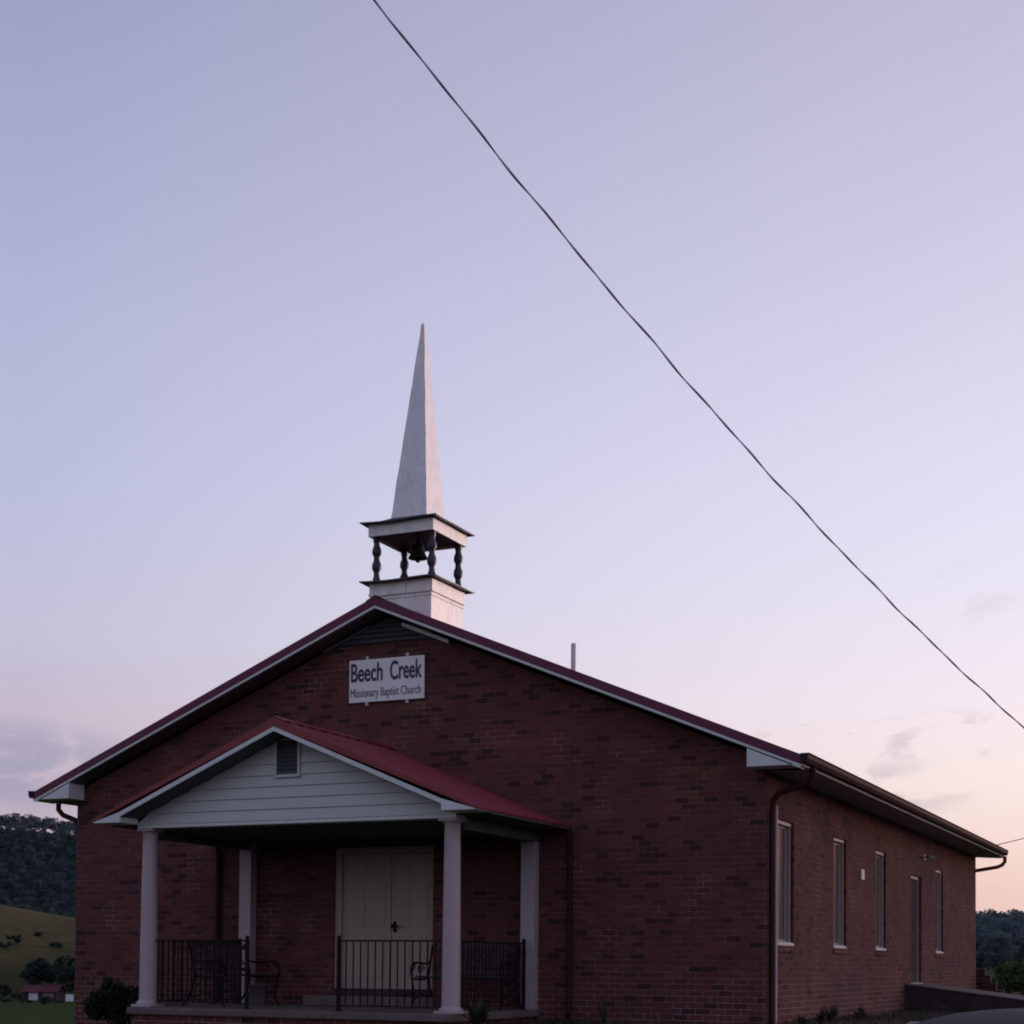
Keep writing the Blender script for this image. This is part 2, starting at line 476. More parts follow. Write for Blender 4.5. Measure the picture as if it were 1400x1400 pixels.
class MB:
    """collects shapes; build() links them as ONE mesh object"""

    def __init__(self):
        self.v, self.f, self.sm = [], [], []

    def add(self, vs, fs, smooth=False):
        n = len(self.v)
        self.v += [tuple(p) for p in vs]
        self.f += [tuple(i + n for i in f) for f in fs]
        self.sm += [smooth] * len(fs)
        return self

    def box(self, x0, x1, y0, y1, z0, z1):
        vs = [(x0, y0, z0), (x1, y0, z0), (x1, y1, z0), (x0, y1, z0), (x0, y0, z1), (x1, y0, z1), (x1, y1, z1), (x0, y1, z1)]
        return self.add(vs, [(0, 3, 2, 1), (4, 5, 6, 7), (0, 1, 5, 4), (1, 2, 6, 5), (2, 3, 7, 6), (3, 0, 4, 7)])

    def prism(self, poly, axis, a, b):
        """poly: 2-D outline in the plane across axis ('x': (y,z), 'y': (x,z), 'z': (x,y))"""
        def P(p, c):
            return {'x': (c, p[0], p[1]), 'y': (p[0], c, p[1]), 'z': (p[0], p[1], c)}[axis]
        n = len(poly)
        vs = [P(p, a) for p in poly] + [P(p, b) for p in poly]
        fs = [tuple(range(n)), tuple(range(2 * n - 1, n - 1, -1))]
        fs += [(i, i + n, (i + 1) % n + n, (i + 1) % n) for i in range(n)]
        return self.add(vs, fs)

    def tube(self, pts, r, seg=10, smooth=True, cap=True):
        pts = [Vector(p) for p in pts]
        n = len(pts)
        rad = r if isinstance(r, (list, tuple)) else [r] * n
        rings = []
        ref = None
        for i, p in enumerate(pts):
            d = (pts[min(i + 1, n - 1)] - pts[max(i - 1, 0)]).normalized()
            if ref is None:
                ref = d.orthogonal().normalized()
            ref = (ref - d * ref.dot(d)).normalized()
            w = d.cross(ref)
            rings.append([p + (ref * math.cos(a) + w * math.sin(a)) * rad[i] for a in (2 * math.pi * k / seg for k in range(seg))])
        vs = [q for rg in rings for q in rg]
        fs = []
        for i in range(n - 1):
            for k in range(seg):
                a, b2 = i * seg + k, i * seg + (k + 1) % seg
                fs.append((a, b2, b2 + seg, a + seg))
        self.add(vs, fs, smooth)
        if cap:
            self.add(rings[0], [tuple(range(seg - 1, -1, -1))])
            self.add(rings[-1], [tuple(range(seg))])
        return self

    def rbar(self, pts, w, h):
        """rectangular tube along a path (horizontal width w, height h)"""
        pts = [Vector(p) for p in pts]
        n = len(pts)
        vs, fs = [], []
        for i, p in enumerate(pts):
            d = (pts[min(i + 1, n - 1)] - pts[max(i - 1, 0)]).normalized()
            s = d.cross(Vector((0, 0, 1)))
            if s.length < .05:
                s = Vector((1, 0, 0)) if abs(d.x) < .5 else Vector((0, 1, 0))
            s.normalize()
            u = s.cross(d).normalized()
            vs += [p + s * w / 2 + u * h / 2, p - s * w / 2 + u * h / 2, p - s * w / 2 - u * h / 2, p + s * w / 2 - u * h / 2]
        for i in range(n - 1):
            for k in range(4):
                fs.append((4 * i + k, 4 * i + (k + 1) % 4, 4 * i + 4 + (k + 1) % 4, 4 * i + 4 + k))
        fs += [(3, 2, 1, 0), (4 * n - 4, 4 * n - 3, 4 * n - 2, 4 * n - 1)]
        return self.add(vs, fs)

    def lathe(self, prof, cx, cy, seg=24, smooth=True):
        """prof: (r, z) from bottom to top"""
        vs, fs = [], []
        for r, z in prof:
            for k in range(seg):
                a = 2 * math.pi * k / seg
                vs.append((cx + r * math.cos(a), cy + r * math.sin(a), z))
        for i in range(len(prof) - 1):
            for k in range(seg):
                a, b2 = i * seg + k, i * seg + (k + 1) % seg
                fs.append((a, b2, b2 + seg, a + seg))
        self.add(vs, fs, smooth)
        n = len(prof)
        self.add(vs[:seg], [tuple(range(seg - 1, -1, -1))])
        self.add(vs[(n - 1) * seg:], [tuple(range(seg))])
        return self

    def build(self, name, mat, parent=None, bevel=0.0, origin=None, label=None):
        me = bpy.data.meshes.new(name)
        off = Vector((0, 0, 0))
        if origin is not None:
            off = Vector(origin)
        elif parent is not None and not getattr(self, 'local', False):
            p = parent
            while p:
                off += p.location
                p = p.parent
        me.from_pydata([tuple(Vector(v) - off) for v in self.v], [], self.f)
        bm = bmesh.new()
        bm.from_mesh(me)
        bmesh.ops.recalc_face_normals(bm, faces=bm.faces)
        bm.to_mesh(me)
        bm.free()
        me.polygons.foreach_set('use_smooth', self.sm)
        me.materials.append(MATS[mat])
        o = bpy.data.objects.new(name, me)
        COL.objects.link(o)
        if parent:
            o.parent = parent
        elif origin is not None:
            o.location = origin
        if bevel:
            md = o.modifiers.new('bevel', 'BEVEL')
            md.width = bevel
            md.segments = 2
            md.limit_method = 'ANGLE'
        if label:
            o['label'] = label
        return o


def raw_mesh(name, verts, faces4, mat, parent=None, loc=None):
    """fast builder for many quads (numpy)"""
    me = bpy.data.meshes.new(name)
    nv, nf = len(verts), len(faces4)
    me.vertices.add(nv)
    me.vertices.foreach_set('co', np.asarray(verts, np.float32).ravel())
    me.loops.add(nf * 4)
    me.loops.foreach_set('vertex_index', np.asarray(faces4, np.int32).ravel())
    me.polygons.add(nf)
    me.polygons.foreach_set('loop_start', np.arange(nf, dtype=np.int32) * 4)
    me.polygons.foreach_set('loop_total', np.full(nf, 4, np.int32))
    me.update(calc_edges=True)
    me.validate()
    me.materials.append(MATS[mat])
    o = bpy.data.objects.new(name, me)
    COL.objects.link(o)
    if parent:
        o.parent = parent
    if loc is not None:
        o.location = loc
    return o


def copy_tree(o, parent=None):
    c = o.copy()
    COL.objects.link(c)
    if parent:
        c.parent = parent
    for ch in list(o.children):
        copy_tree(ch, c)
    return c


# ------------------------------------------------------------------ terrain
W = 11.4855
LEN = 17.708


def sstep(a, b, x):
    t = np.clip((x - a) / (b - a), 0, 1)
    return t * t * (3 - 2 * t)


SUN_BLOCK = 16.3


def terrain(x, y):
    x, y = np.asarray(x, float), np.asarray(y, float)
    dx, dy = x - CAM.x, y - CAM.y
    rho = np.hypot(dx, dy)
    phi = np.arctan2(-dx, dy)                      # left of +y is positive
    ridge = np.clip(26.3 + (phi - .750) * 128, 6, 46)
    lp = np.interp(rho, [0, 30, 60, 150, 300, 440, 520], [0, -.1, -1.2, -5.0, -8.8, -10.5, -10.0])
    up_ = sstep(520, 760, rho) * (ridge + 10) * (1 - .35 * sstep(770, 960, rho))
    wood = sstep(930, 1330, rho) * 92
    lp = lp + up_ + wood
    rp = np.interp(rho, [0, 9, 20, 60, 150, 260, 330, 420, 520, 2000], [0, 0, .25, .5, -1.0, -.5, 3.0, 10.5, 13.5, 30])
    rp = rp + 1.6 * np.sin(phi * 31 + 1.0) * sstep(300, 420, rho)
    back = np.interp(rho, [0, 20, 80, 400, 2000], [0, 0, .5, 4, 60])
    wl = sstep(.25, .62, phi)
    h = rp * (1 - wl) + lp * wl
    wb = np.maximum(sstep(1.5, 2.0, phi), sstep(-.5, -.9, phi))
    h = h * (1 - wb) + back * wb
    # unseen ridge added at right so the low sun reaches only the steeple
    e1 = x * math.sin(SUN_AZ) + y * math.cos(SUN_AZ)
    e2 = -x * math.cos(SUN_AZ) + y * math.sin(SUN_AZ)
    rg = (sstep(120, 200, e1) * (1 - .4 * sstep(205, 300, e1))) * (1 - sstep(55, 110, e2)) * sstep(-260, -160, e2)
    h = h * (1 - rg) + SUN_BLOCK * rg
    # levelled pad the church stands on
    ddx = np.maximum(np.maximum(-W - x, x - 0.0), 0)
    ddy = np.maximum(np.maximum(-2.75 - y, y - LEN), 0)
    dd = np.hypot(ddx, ddy)
    pad = np.interp(x, [-14, -11.5, -9, -3.5], [.30, .42, .62, .775])
    k = 1 - sstep(2.5, 9.0, dd)
    k = np.where(x > 0, 1 - sstep(5.0, 11.0, dd), k)
    h = h * (1 - k) + pad * k
    h = h + .03 * np.sin(x * .9 + 1) * np.sin(y * .7) * np.minimum(1, rho / 8)
    return h


def tz(x, y):
    return float(terrain(x, y))


na = 360
rr_ = np.concatenate([np.arange(.5, 40, .75), np.geomspace(40, 3200, 110)])
aa = np.linspace(-math.pi, math.pi, na + 1)[:-1]
PX = CAM.x - np.outer(rr_, np.sin(aa))
PY = CAM.y + np.outer(rr_, np.cos(aa))
PZ = terrain(PX, PY)
V = np.stack([PX, PY, PZ], -1).reshape(-1, 3)
V = np.vstack([V, [[CAM.x, CAM.y, tz(CAM.x, CAM.y)]]])
I, J = np.meshgrid(np.arange(len(rr_) - 1), np.arange(na), indexing='ij')
J2 = (J + 1) % na
F = np.stack([I * na + J, I * na + J2, (I + 1) * na + J2, (I + 1) * na + J], -1)
RHO = rr_[I]
PHI = aa[J]
hayf = (PHI > .5) & (PHI < 1.5) & (RHO > 500) & (RHO < 905)
woodf = ((PHI > .5) & (PHI < 1.5) & (RHO >= 905)) | ((PHI > -.35) & (PHI <= .5) & (RHO > 290))


def sheet(name, mask, mat):
    fs = F[mask].reshape(-1, 4)
    used, inv = np.unique(fs, return_inverse=True)
    o = raw_mesh(name, V[used], inv.reshape(-1, 4), mat)
    o.data.polygons.foreach_set('use_smooth', [True] * len(o.data.polygons))
    o['kind'] = 'structure'
    return o


g0 = sheet('ground', ~(hayf | woodf), 'ground_near')
# close the small hole under the camera
bm = bmesh.new()
bm.from_mesh(g0.data)
be = [e for e in bm.edges if e.is_boundary and e.verts[0].co.length < 60 and (e.verts[0].co.xy - CAM.xy).length < 1]
bmesh.ops.contextual_create(bm, geom=be)
bm.to_mesh(g0.data)
bm.free()
sheet('grassy_hill', hayf, 'hay_field')
sheet('wooded_hill', woodf, 'wood_floor')

# ------------------------------------------------------------------ church
CX = -W / 2
RZ, EZ, EO, FO = 6.912, 4.297, .589, .373       # ridge, eave edge height, side and front overhang
SL = (RZ - EZ) / (W / 2 + EO)
church = empty('church', (CX, 0, .75), 'red brick country church with white steeple, maroon gable roof and pillared front porch', 'church')


def zr(x):
    return RZ - SL * abs(x - CX)


GZ = .05                                          # walls run down into the ground
WT = .25
# front wall with the doorway cut out
DX0, DX1, DZ0, DZ1 = -6.60, -4.93, 1.11, 3.30
ztop_side = zr(0) - .21
fwall = MB()
top = lambda x: zr(x) - .21
fwall.prism([(-W, GZ), (DX0, GZ), (DX0, DZ1), (DX0, top(DX0)), (-W, top(-W))], 'y', 0, WT)
fwall.prism([(DX1, GZ), (0, GZ), (0, top(0)), (DX1, top(DX1)), (DX1, DZ1)], 'y', 0, WT)
fwall.prism([(DX0, DZ1), (DX1, DZ1), (DX1, top(DX1)), (CX, top(CX)), (DX0, top(DX0))], 'y', 0, WT)
fwall.prism([(DX0, GZ), (DX1, GZ), (DX1, DZ0), (DX0, DZ0)], 'y', 0, WT)
fwall.build('wall', 'brick', church)
bwall = MB()
bwall.prism([(-W, GZ), (0, GZ), (0, top(0)), (CX, top(CX)), (-W, top(-W))], 'y', LEN - WT, LEN)
bwall.build('wall', 'brick', church)
MB().prism([(WT, GZ), (LEN - WT, GZ), (LEN - WT, ztop_side), (WT, ztop_side)], 'x', -W, -W + WT).build('wall', 'brick', church)

# side wall with four windows and a door
WZ0, WZ1, WW = 1.87, 3.5965, .836
wins = [.630, 3.822, 6.826, 12.523]
DRY0, DRY1, DRZ0, DRZ1 = 9.915, 11.0, 1.26, 3.34
ops = sorted([(y, y + WW, WZ0, WZ1) for y in wins] + [(DRY0, DRY1, DRZ0, DRZ1)])
sw = MB()
yc = WT
for (a, b2, z0, z1) in ops:
    sw.box(-WT, 0, yc, a, GZ, ztop_side)
    sw.box(-WT, 0, a, b2, GZ, z0)
    sw.box(-WT, 0, a, b2, z1, ztop_side)
    yc = b2
sw.box(-WT, 0, yc, LEN - WT, GZ, ztop_side)
bm_w = sw.build('wall', 'brick', church)

# windows: white frame set 7 cm back, slim sashes, curtain behind the glass, white sloping sill
for y in wins:
    fr = MB()
    a, b2, z0, z1 = y + .002, y + WW - .002, WZ0 + .002, WZ1 - .002
    x0, x1 = -.14, -.055
    fr.box(x0, x1, a, a + .055, z0, z1 - .055)
    fr.box(x0, x1 + .012, b2 - .055, b2, z0, z1 - .055)
    fr.box(x0, x1, a + .055, b2 - .055, z0, z0 + .05)
    wo_ = fr.build('window', 'frame_paint', church, .003)
    MB().box(x0, x1 + .02, a, b2, z1 - .054, z1).build('head', 'window_trim', wo_, .003, origin=church.location)
    s1 = MB()
    zz0, zz1, aa0, bb0 = z0 + .051, z1 - .056, a + .056, b2 - .056
    X0, X1 = -.125, -.095
    s1.box(X0, X1, aa0, aa0 + .04, zz0, zz1)
    s1.box(X0, X1, bb0 - .04, bb0, zz0, zz1)
    s1.box(X0, X1, aa0 + .04, bb0 - .04, zz1 - .04, zz1)
    s1.box(X0, X1, aa0 + .04, bb0 - .04, zz0, zz0 + .04)
    s1.box(X0, X1 - .006, (aa0 + bb0) / 2 - .016, (aa0 + bb0) / 2 + .016, zz0 + .04, zz1 - .04)
    s1.build('sash', 'frame_paint', wo_, .002, origin=church.location)
    g = MB()
    g.box(-.116, -.110, a + .058, b2 - .058, z0 + .05, z1 - .055)
    g.build('pane', 'window_glass', wo_, origin=church.location)
    cu = MB()
    n = 24
    vs, fs = [], []
    for i in range(n + 1):
        yy = a + .06 + (b2 - a - .12) * i / n
        xx = -.19 + .012 * math.sin(i * 2.1)
        vs += [(xx, yy, z0 + .06), (xx, yy, z1 - .06)]
    for i in range(n):
        fs.append((2 * i, 2 * i + 2, 2 * i + 3, 2 * i + 1))
    cu.add(vs, fs, True)
    cu.build('curtain', 'curtain', wo_, origin=church.location)
    sl = MB()
    sl.prism([(-.052, WZ0 + .003), (.012, WZ0 + .003), (.012, WZ0 + .035), (-.052, WZ0 + .062)], 'y', y + .003, y + WW - .01)
    sl.build('sill', 'white_trim', wo_, .003, origin=church.location)
    # brick rowlock sill under the window
    MB().box(-.0, .018, y - .04, y + WW + .04, WZ0 - .085, WZ0 - .004).build('brick_sill', 'brick', wo_, .003, origin=church.location)

# side door
fr = MB()
fr.box(-.15, -.06, DRY0 + .002, DRY0 + .06, DRZ0 + .03, DRZ1 - .002)
fr.box(-.15, -.06, DRY1 - .06, DRY1 - .002, DRZ0 + .03, DRZ1 - .002)
sdoor = MB().box(-.135, -.09, DRY0 + .063, DRY1 - .063, DRZ0 + .035, DRZ1 - .063)
for (u0, u1, v0, v1) in ((.16, .40, .25, .85), (.56, .80, .25, .85), (.16, .40, 1.05, 1.80), (.56, .80, 1.05, 1.80)):
    sdoor.box(-.09, -.082, DRY0 + .04 + u0, DRY0 + .04 + u1, DRZ0 + v0, DRZ0 + v1)
sdoor = sdoor.build('door', 'side_door_paint', church, .003)
MB().box(-.15, -.05, DRY0 + .061, DRY1 - .061, DRZ1 - .06, DRZ1 - .002).build('head', 'window_trim', sdoor, .003, origin=church.location)
fr.build('door_frame', 'frame_paint', sdoor, .003, origin=church.location)
MB().box(-.20, .03, DRY0 + .002, DRY1 - .002, DRZ0 + .001, DRZ0 + .03).build('threshold', 'white_trim', sdoor, .003, origin=church.location)
MB().tube([(-.09, DRY0 + .14, 2.2), (-.03, DRY0 + .14, 2.2)], .03, 12).build('handle', 'bronze', sdoor, origin=church.location)

# front double door
fr = MB()
y0, y1 = .03, .14
fr.box(DX0 + .002, DX0 + .11, y0, y1, DZ0 + .09, DZ1 - .002)
fr.box(DX1 - .05, DX1 - .002, y0, y1, DZ0 + .09, DZ1 - .002)
fr.box(DX0 + .11, DX1 - .05, y0, y1, DZ1 - .10, DZ1 - .002)
dm = -5.66
for k, (a, b2) in enumerate(((DX0 + .113, dm - .006), (dm + .006, DX1 - .053))):
    d_ = MB().box(a, b2, .07, .115, DZ0 + .095, DZ1 - .105)
    w_ = b2 - a
    for (u0, u1) in ((.12, .46), (.54, .88)):
        for (v0, v1) in ((.16, .78), (.92, 1.55), (1.66, 1.86)):
            d_.box(a + u0 * w_, a + u1 * w_, .060, .070, DZ0 + .1 + v0, DZ0 + .1 + v1)
    dd_ = d_.build('door', 'door_paint', church, .004)
    if k == 0:
        fr.build('door_frame', 'door_paint', dd_, .004, origin=church.location)
        MB().box(DX0 + .002, DX1 - .002, -.03, .24, DZ0 + .003, DZ0 + .09).build('threshold', 'dark_concrete', dd_, .005, origin=church.location)
    else:
        hd = MB().tube([(dm + .07, .07, 2.13), (dm + .07, .01, 2.13)], .018, 12)
        hd.lathe([(.001, 2.095), (.028, 2.105), (.034, 2.13), (.028, 2.155), (.001, 2.165)], dm + .07, -.005, 14)
        hd.box(dm + .06, dm + .16, -.01, .004, 2.122, 2.138)
        hd.box(dm + .045, dm + .095, .056, .068, 2.04, 2.20)
        hd.build('handle', 'black_iron', dd_, origin=church.location)

# ---- main roof: red standing-seam sheets, each slope with ribs
y0r, y1r = -FO + .012, LEN + FO - .012


def slope_pt(x, dzn):
    return zr(x) + dzn


roof = MB()
TH = .03
XL, XR = -W - EO, EO
roof.prism([(XL, zr(XL)), (CX, RZ), (XR, zr(XR)), (XR, zr(XR) - TH), (CX, RZ - TH), (XL, zr(XL) - TH)], 'y', y0r, y1r)
yy = y0r + .3
while yy < y1r - .2:
    for sgn in (-1, 1):
        xe = CX + sgn * (W / 2 + EO)
        vs = []
        for (x, dzz) in ((CX + sgn * .02, .0), (xe, .0)):
            for (oy, oz) in ((-.035, .001), (-.018, .022), (.018, .022), (.035, .001)):
                vs.append((x, yy + oy, zr(x) + oz))
        roof.add(vs, [(0, 1, 5, 4), (1, 2, 6, 5), (2, 3, 7, 6), (4, 5, 6, 7), (0, 3, 2, 1)])
    yy += .30
roof_o = roof.build('roof', 'red_metal', church)
rcap = MB()
rcap.prism([(CX - .16, zr(CX - .16) + .024), (CX, RZ + .030), (CX + .16, zr(CX + .16) + .024), (CX + .16, zr(CX + .16) + .034), (CX, RZ + .042), (CX - .16, zr(CX - .16) + .034)], 'y', y0r - .004, y1r + .004)
rcap.build('ridge_cap', 'maroon_metal', roof_o, origin=church.location)
# rake trims front and back: maroon metal edge above a white fascia strip
for (ya, yb) in ((-FO - .012, -FO + .012), (LEN + FO - .012, LEN + FO + .012)):
    for sgn in (-1, 1):
        xe = CX + sgn * (W / 2 + EO)
        MB().prism([(CX, RZ + .012), (xe, zr(xe) + .012), (xe, zr(xe) - .115), (CX, RZ - .115)], 'y', ya, yb).build('rake_trim', 'rake_metal', church, .003)
        xe2 = CX + sgn * (W / 2 + EO - .012)
        MB().prism([(CX, RZ - .1155), (xe2, zr(xe2) - .1155), (xe2, zr(xe2) - .152), (CX, RZ - .152)], 'y', ya + .004, yb - .004).build('fascia', 'white_trim', church)
# soffits under the gable overhangs
for (ya, yb) in ((-FO + .012, -.001), (LEN + .001, LEN + FO - .012)):
    s = MB()
    for sgn in (-1, 1):
        xe = CX + sgn * (W / 2 + .12)
        pts = [(CX, RZ - .15), (xe, zr(xe) - .15), (xe, zr(xe) - .165), (CX, RZ - .165)]
        s.prism(pts, 'y', ya, yb)
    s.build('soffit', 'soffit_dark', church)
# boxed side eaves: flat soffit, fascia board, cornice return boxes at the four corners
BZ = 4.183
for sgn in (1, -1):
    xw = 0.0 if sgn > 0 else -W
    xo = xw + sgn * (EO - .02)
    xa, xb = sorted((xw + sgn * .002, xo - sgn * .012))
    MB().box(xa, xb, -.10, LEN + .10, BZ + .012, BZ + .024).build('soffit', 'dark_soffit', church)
    xa, xb = sorted((xo - sgn * .012, xo + sgn * .008))
    MB().box(xa, xb, -FO + .02, LEN + FO - .02, BZ - .004, BZ + .11).build('fascia', 'white_trim', church)
    for (ya, yb) in ((-FO - .004, -.0015), (LEN + .0015, LEN + FO + .004)):
        xi = xw - sgn * .135
        xt = xw + sgn * .535
        poly = [(xi, BZ), (xt, BZ), (xt, zr(xt) - .166), (xi, zr(xi) - .166)]
        MB().prism(poly, 'y', ya, yb).build('cornice_box', 'white_trim', church, .003)
    # gutter: open K-profile trough
    g = MB()
    prof = [(0, .115), (0, .0), (.075, .0), (.10, .05), (.10, .10), (.118, .115), (.108, .115), (.092, .10), (.092, .052), (.070, .008), (.008, .008), (.008, .115)]
    ze = BZ + .028
    g.prism([(xo + sgn * (.010 + p[0]), ze + p[1]) for p in prof], 'y', -FO - .02, LEN + FO + .02)
    go = g.build('gutter', 'maroon_metal', church)
    for (ya) in (-FO - .024, LEN + FO + .020):
        MB().prism([(xo + sgn * (.010 + p[0]), ze + p[1]) for p in prof[:6]], 'y', ya, ya + .004).build('end_cap', 'maroon_metal', go, origin=church.location)
    # downspouts near both corners
    for (yd, yy2) in ((.16, .05), (LEN - .16, LEN + .10)):
        ds = MB()
        xg = xo + sgn * .06
        if yd < 1 and sgn < 0:
            yy2 = .27
        if yd < 1:
            path = [(xg, yy2, BZ + .0), (xg, yy2, BZ - .10), (xg - sgn * .08, yy2 + .02, BZ - .19), (xw + sgn * .16, yd - .02, BZ - .30), (xw + sgn * .07, yd, BZ - .40), (xw + sgn * .058, yd, BZ - .55), (xw + sgn * .058, yd, .62)]
        else:
            yk = LEN + .06
            path = [(xg, LEN + .2, BZ), (xg, LEN + .2, BZ - .12), (xg - sgn * .06, LEN + .2, BZ - .20), (xg - sgn * .17, LEN + .18, BZ - .25), (xw - sgn * .02, yk + .05, BZ - .33), (xw - sgn * .12, yk, BZ - .42), (xw - sgn * .12, yk, .9)]
        ds.tube(path, .043, 10)
        ds.build('downspout', 'downspout_paint' if yd < 1 else 'red_metal', church)  # front pipes coloured darker for eave shade, rear ones brighter as if lit

# triangular louvred vent in the gable, with its light trim
gv = MB()
zb = 6.315
hw = (RZ - .21 - zb) / SL
gv.prism([(CX - hw, zb), (CX + hw, zb), (CX, RZ - .21)], 'y', -.012, -.002)
k = 0
z = zb + .03
while z < RZ - .30:
    h_ = (RZ - .24 - z) / SL
    gv.prism([(-.012, z), (-.055, z - .012), (-.055, z + .004), (-.012, z + .05)], 'x', CX - h_, CX + h_)
    z += .075
gvo = gv.build('gable_vent', 'louvre_paint', church)
xt = CX + hw + .12
MB().prism([(CX + .28, zr(CX + .28) - .205), (xt, zr(xt) - .205), (xt, zr(xt) - .262), (CX + .28, zr(CX + .28) - .262)], 'y', -.075, -.003).build('trim', 'white_trim', gvo, .004, origin=church.location)
MB().prism([(CX - .28, zr(CX - .28) - .205), (2 * CX - xt, zr(xt) - .205), (2 * CX - xt, zr(xt) - .262), (CX - .28, zr(CX - .28) - .262)], 'y', -.075, -.003).build('trim', 'louvre_paint', gvo, .004, origin=church.location)  # left trim coloured dark to stand for the soffit's shade on it
# plumbing vent on the right slope
vp = MB()
vx, vy = -4.017, 3.0
vp.lathe([(.040, zr(vx) - .05), (.040, 6.735), (.030, 6.737)], vx, vy, 16)
vp.lathe([(.10, zr(vx) - .03), (.075, zr(vx) + .06), (.045, zr(vx) + .09)], vx, vy, 16)
vp.build('vent_pipe', 'pvc', church)

# ------------------------------------------------------------------ steeple (part of the church)
st = empty('steeple', (0, 0, 0), parent=church)
SX, SY = -5.757, .95


def sq(b_, h, z0, z1, h2=None):
    h2 = h if h2 is None else h2
    vs = [(SX + sx * h, SY + sy * h, z0) for sx, sy in ((-1, -1), (1, -1), (1, 1), (-1, 1))]
    vs += [(SX + sx * h2, SY + sy * h2, z1) for sx, sy in ((-1, -1), (1, -1), (1, 1), (-1, 1))]
    b_.add(vs, [(0, 3, 2, 1), (4, 5, 6, 7), (0, 1, 5, 4), (1, 2, 6, 5), (2, 3, 7, 6), (3, 0, 4, 7)])


def flare(b_, h, zlip, zin, hin, thick=.018, droop=.0):
    """thin roof skirt: concave, flaring out to a thin lip, slightly warped with age"""
    rows = 7
    for side in range(4):
        ca_, sa_ = math.cos(side * math.pi / 2), math.sin(side * math.pi / 2)
        vs, fs = [], []
        cols = 13
        for layer in (0, 1):
            for i in range(rows):
                f_ = i / (rows - 1)
                hh = h + (hin - h) * f_
                zc = zlip + (zin - zlip) * f_ ** 1.7
                for j in range(cols):
                    u = -1 + 2 * j / (cols - 1)
                    sag = (-.012 * (1 - u * u) + .006 * math.sin(3.3 * u + side * 1.7 + h * 9)) * (1 - f_)
                    px, py = u * hh, -hh
                    vs.append((SX + px * ca_ - py * sa_, SY + px * sa_ + py * ca_, zc + sag - layer * thick))
        nn = rows * cols
        for i in range(rows - 1):
            for j in range(cols - 1):
                a_ = i * cols + j
                fs.append((a_, a_ + 1, a_ + cols + 1, a_ + cols))
                fs.append((nn + a_, nn + a_ + cols, nn + a_ + cols + 1, nn + a_ + 1))
        for j in range(cols - 1):
            fs.append((j, nn + j, nn + j + 1, j + 1))
        b_.add(vs, fs)


bs = MB()
sq(bs, .515, 6.2, 7.085)
sq(bs, .528, 7.085, 7.105)
sq(bs, .515, 7.105, 7.14)
sq(bs, .548, 7.1405, 7.18, .548)
sq(bs, .540, 7.1805, 7.345)
bs.build('base', 'steeple_paint', st, .004)
c1 = MB()
flare(c1, .655, 7.362, 7.43, .30)
sq(c1, .32, 7.40, 7.425)
c1.build('lower_eave', 'dark_paint', st)
sk = MB()
h = .556
for (x0, x1, ya, yb) in ((-h, h, -h, -h + .03), (-h, h, h - .03, h), (-h, -h + .03, -h + .03, h - .03), (h - .03, h, -h + .03, h - .03)):
    sk.box(SX + x0, SX + x1, SY + ya, SY + yb, 8.055, 8.245)
sk.build('belfry_skirt', 'steeple_paint', st, .004)
ce = MB().box(SX - h + .031, SX + h - .031, SY - h + .031, SY + h - .031, 8.10, 8.13)
ce.build('belfry_ceiling', 'dark_paint', st)
c2 = MB()
flare(c2, .655, 8.262, 8.40, .27)
c2.build('upper_eave', 'dark_paint', st)
sp = MB()
s0 = .318
rows = 14
vs, fs = [], []
for i in range(rows + 1):
    f_ = i / rows
    hh = s0 + (.024 - s0) * f_
    z = 8.27 + (11.44 - 8.27) * f_
    jx, jy = .058 * f_, .0
    for sx, sy in ((-1, -1), (1, -1), (1, 1), (-1, 1)):
        vs.append((SX + jx + sx * hh + .004 * math.sin(i * 2.1 + sx), SY + jy + sy * hh + .004 * math.sin(i * 1.7 + sy), z))
for i in range(rows):
    for k in range(4):
        a_, b2 = 4 * i + k, 4 * i + (k + 1) % 4
        fs.append((a_, b2, b2 + 4, a_ + 4))
fs.append(tuple(range(4 * rows, 4 * rows + 4)))
sp.add(vs, fs)
sp.build('spire', 'spire_paint', st)
sft = MB()
sq(sft, .335, 8.385, 8.425, .325)
post_prof = [(.058, 7.375), (.058, 7.44), (.046, 7.46), (.044, 7.52), (.052, 7.545), (.070, 7.58), (.074, 7.62), (.066, 7.67), (.050, 7.70), (.044, 7.74), (.050, 7.78), (.068, 7.81), (.072, 7.85), (.064, 7.90), (.048, 7.93), (.046, 7.98), (.056, 8.0), (.058, 8.10)]
for sx in (-1, 1):
    for sy in (-1, 1):
        MB().lathe(post_prof, SX + sx * .475, SY + sy * .435, 16).build('turned_post', 'dark_paint', st)
bl = MB()
bl.lathe([(.150, 7.80), (.147, 7.815), (.122, 7.86), (.104, 7.93), (.096, 7.99), (.07, 8.02), (.02, 8.03), (.018, 8.11)], SX, SY, 24)
bl.lathe([(.002, 7.735), (.03, 7.745), (.034, 7.765), (.02, 7.785), (.008, 7.80)], SX, SY, 12)
bl.build('bell', 'bronze', st)

# ------------------------------------------------------------------ porch (part of the church)
po = empty('porch', (0, 0, 0), parent=church)
PXC, PHW, PPY, PAZ, PEZ = -5.722, 2.955, -2.985, 4.765, 3.515
PSL = (PAZ - PEZ) / PHW
DECK = .955
SLX0, SLX1, SLY = -8.225, -3.215, -2.76


def pz(x):
    return PAZ - PSL * abs(x - PXC)


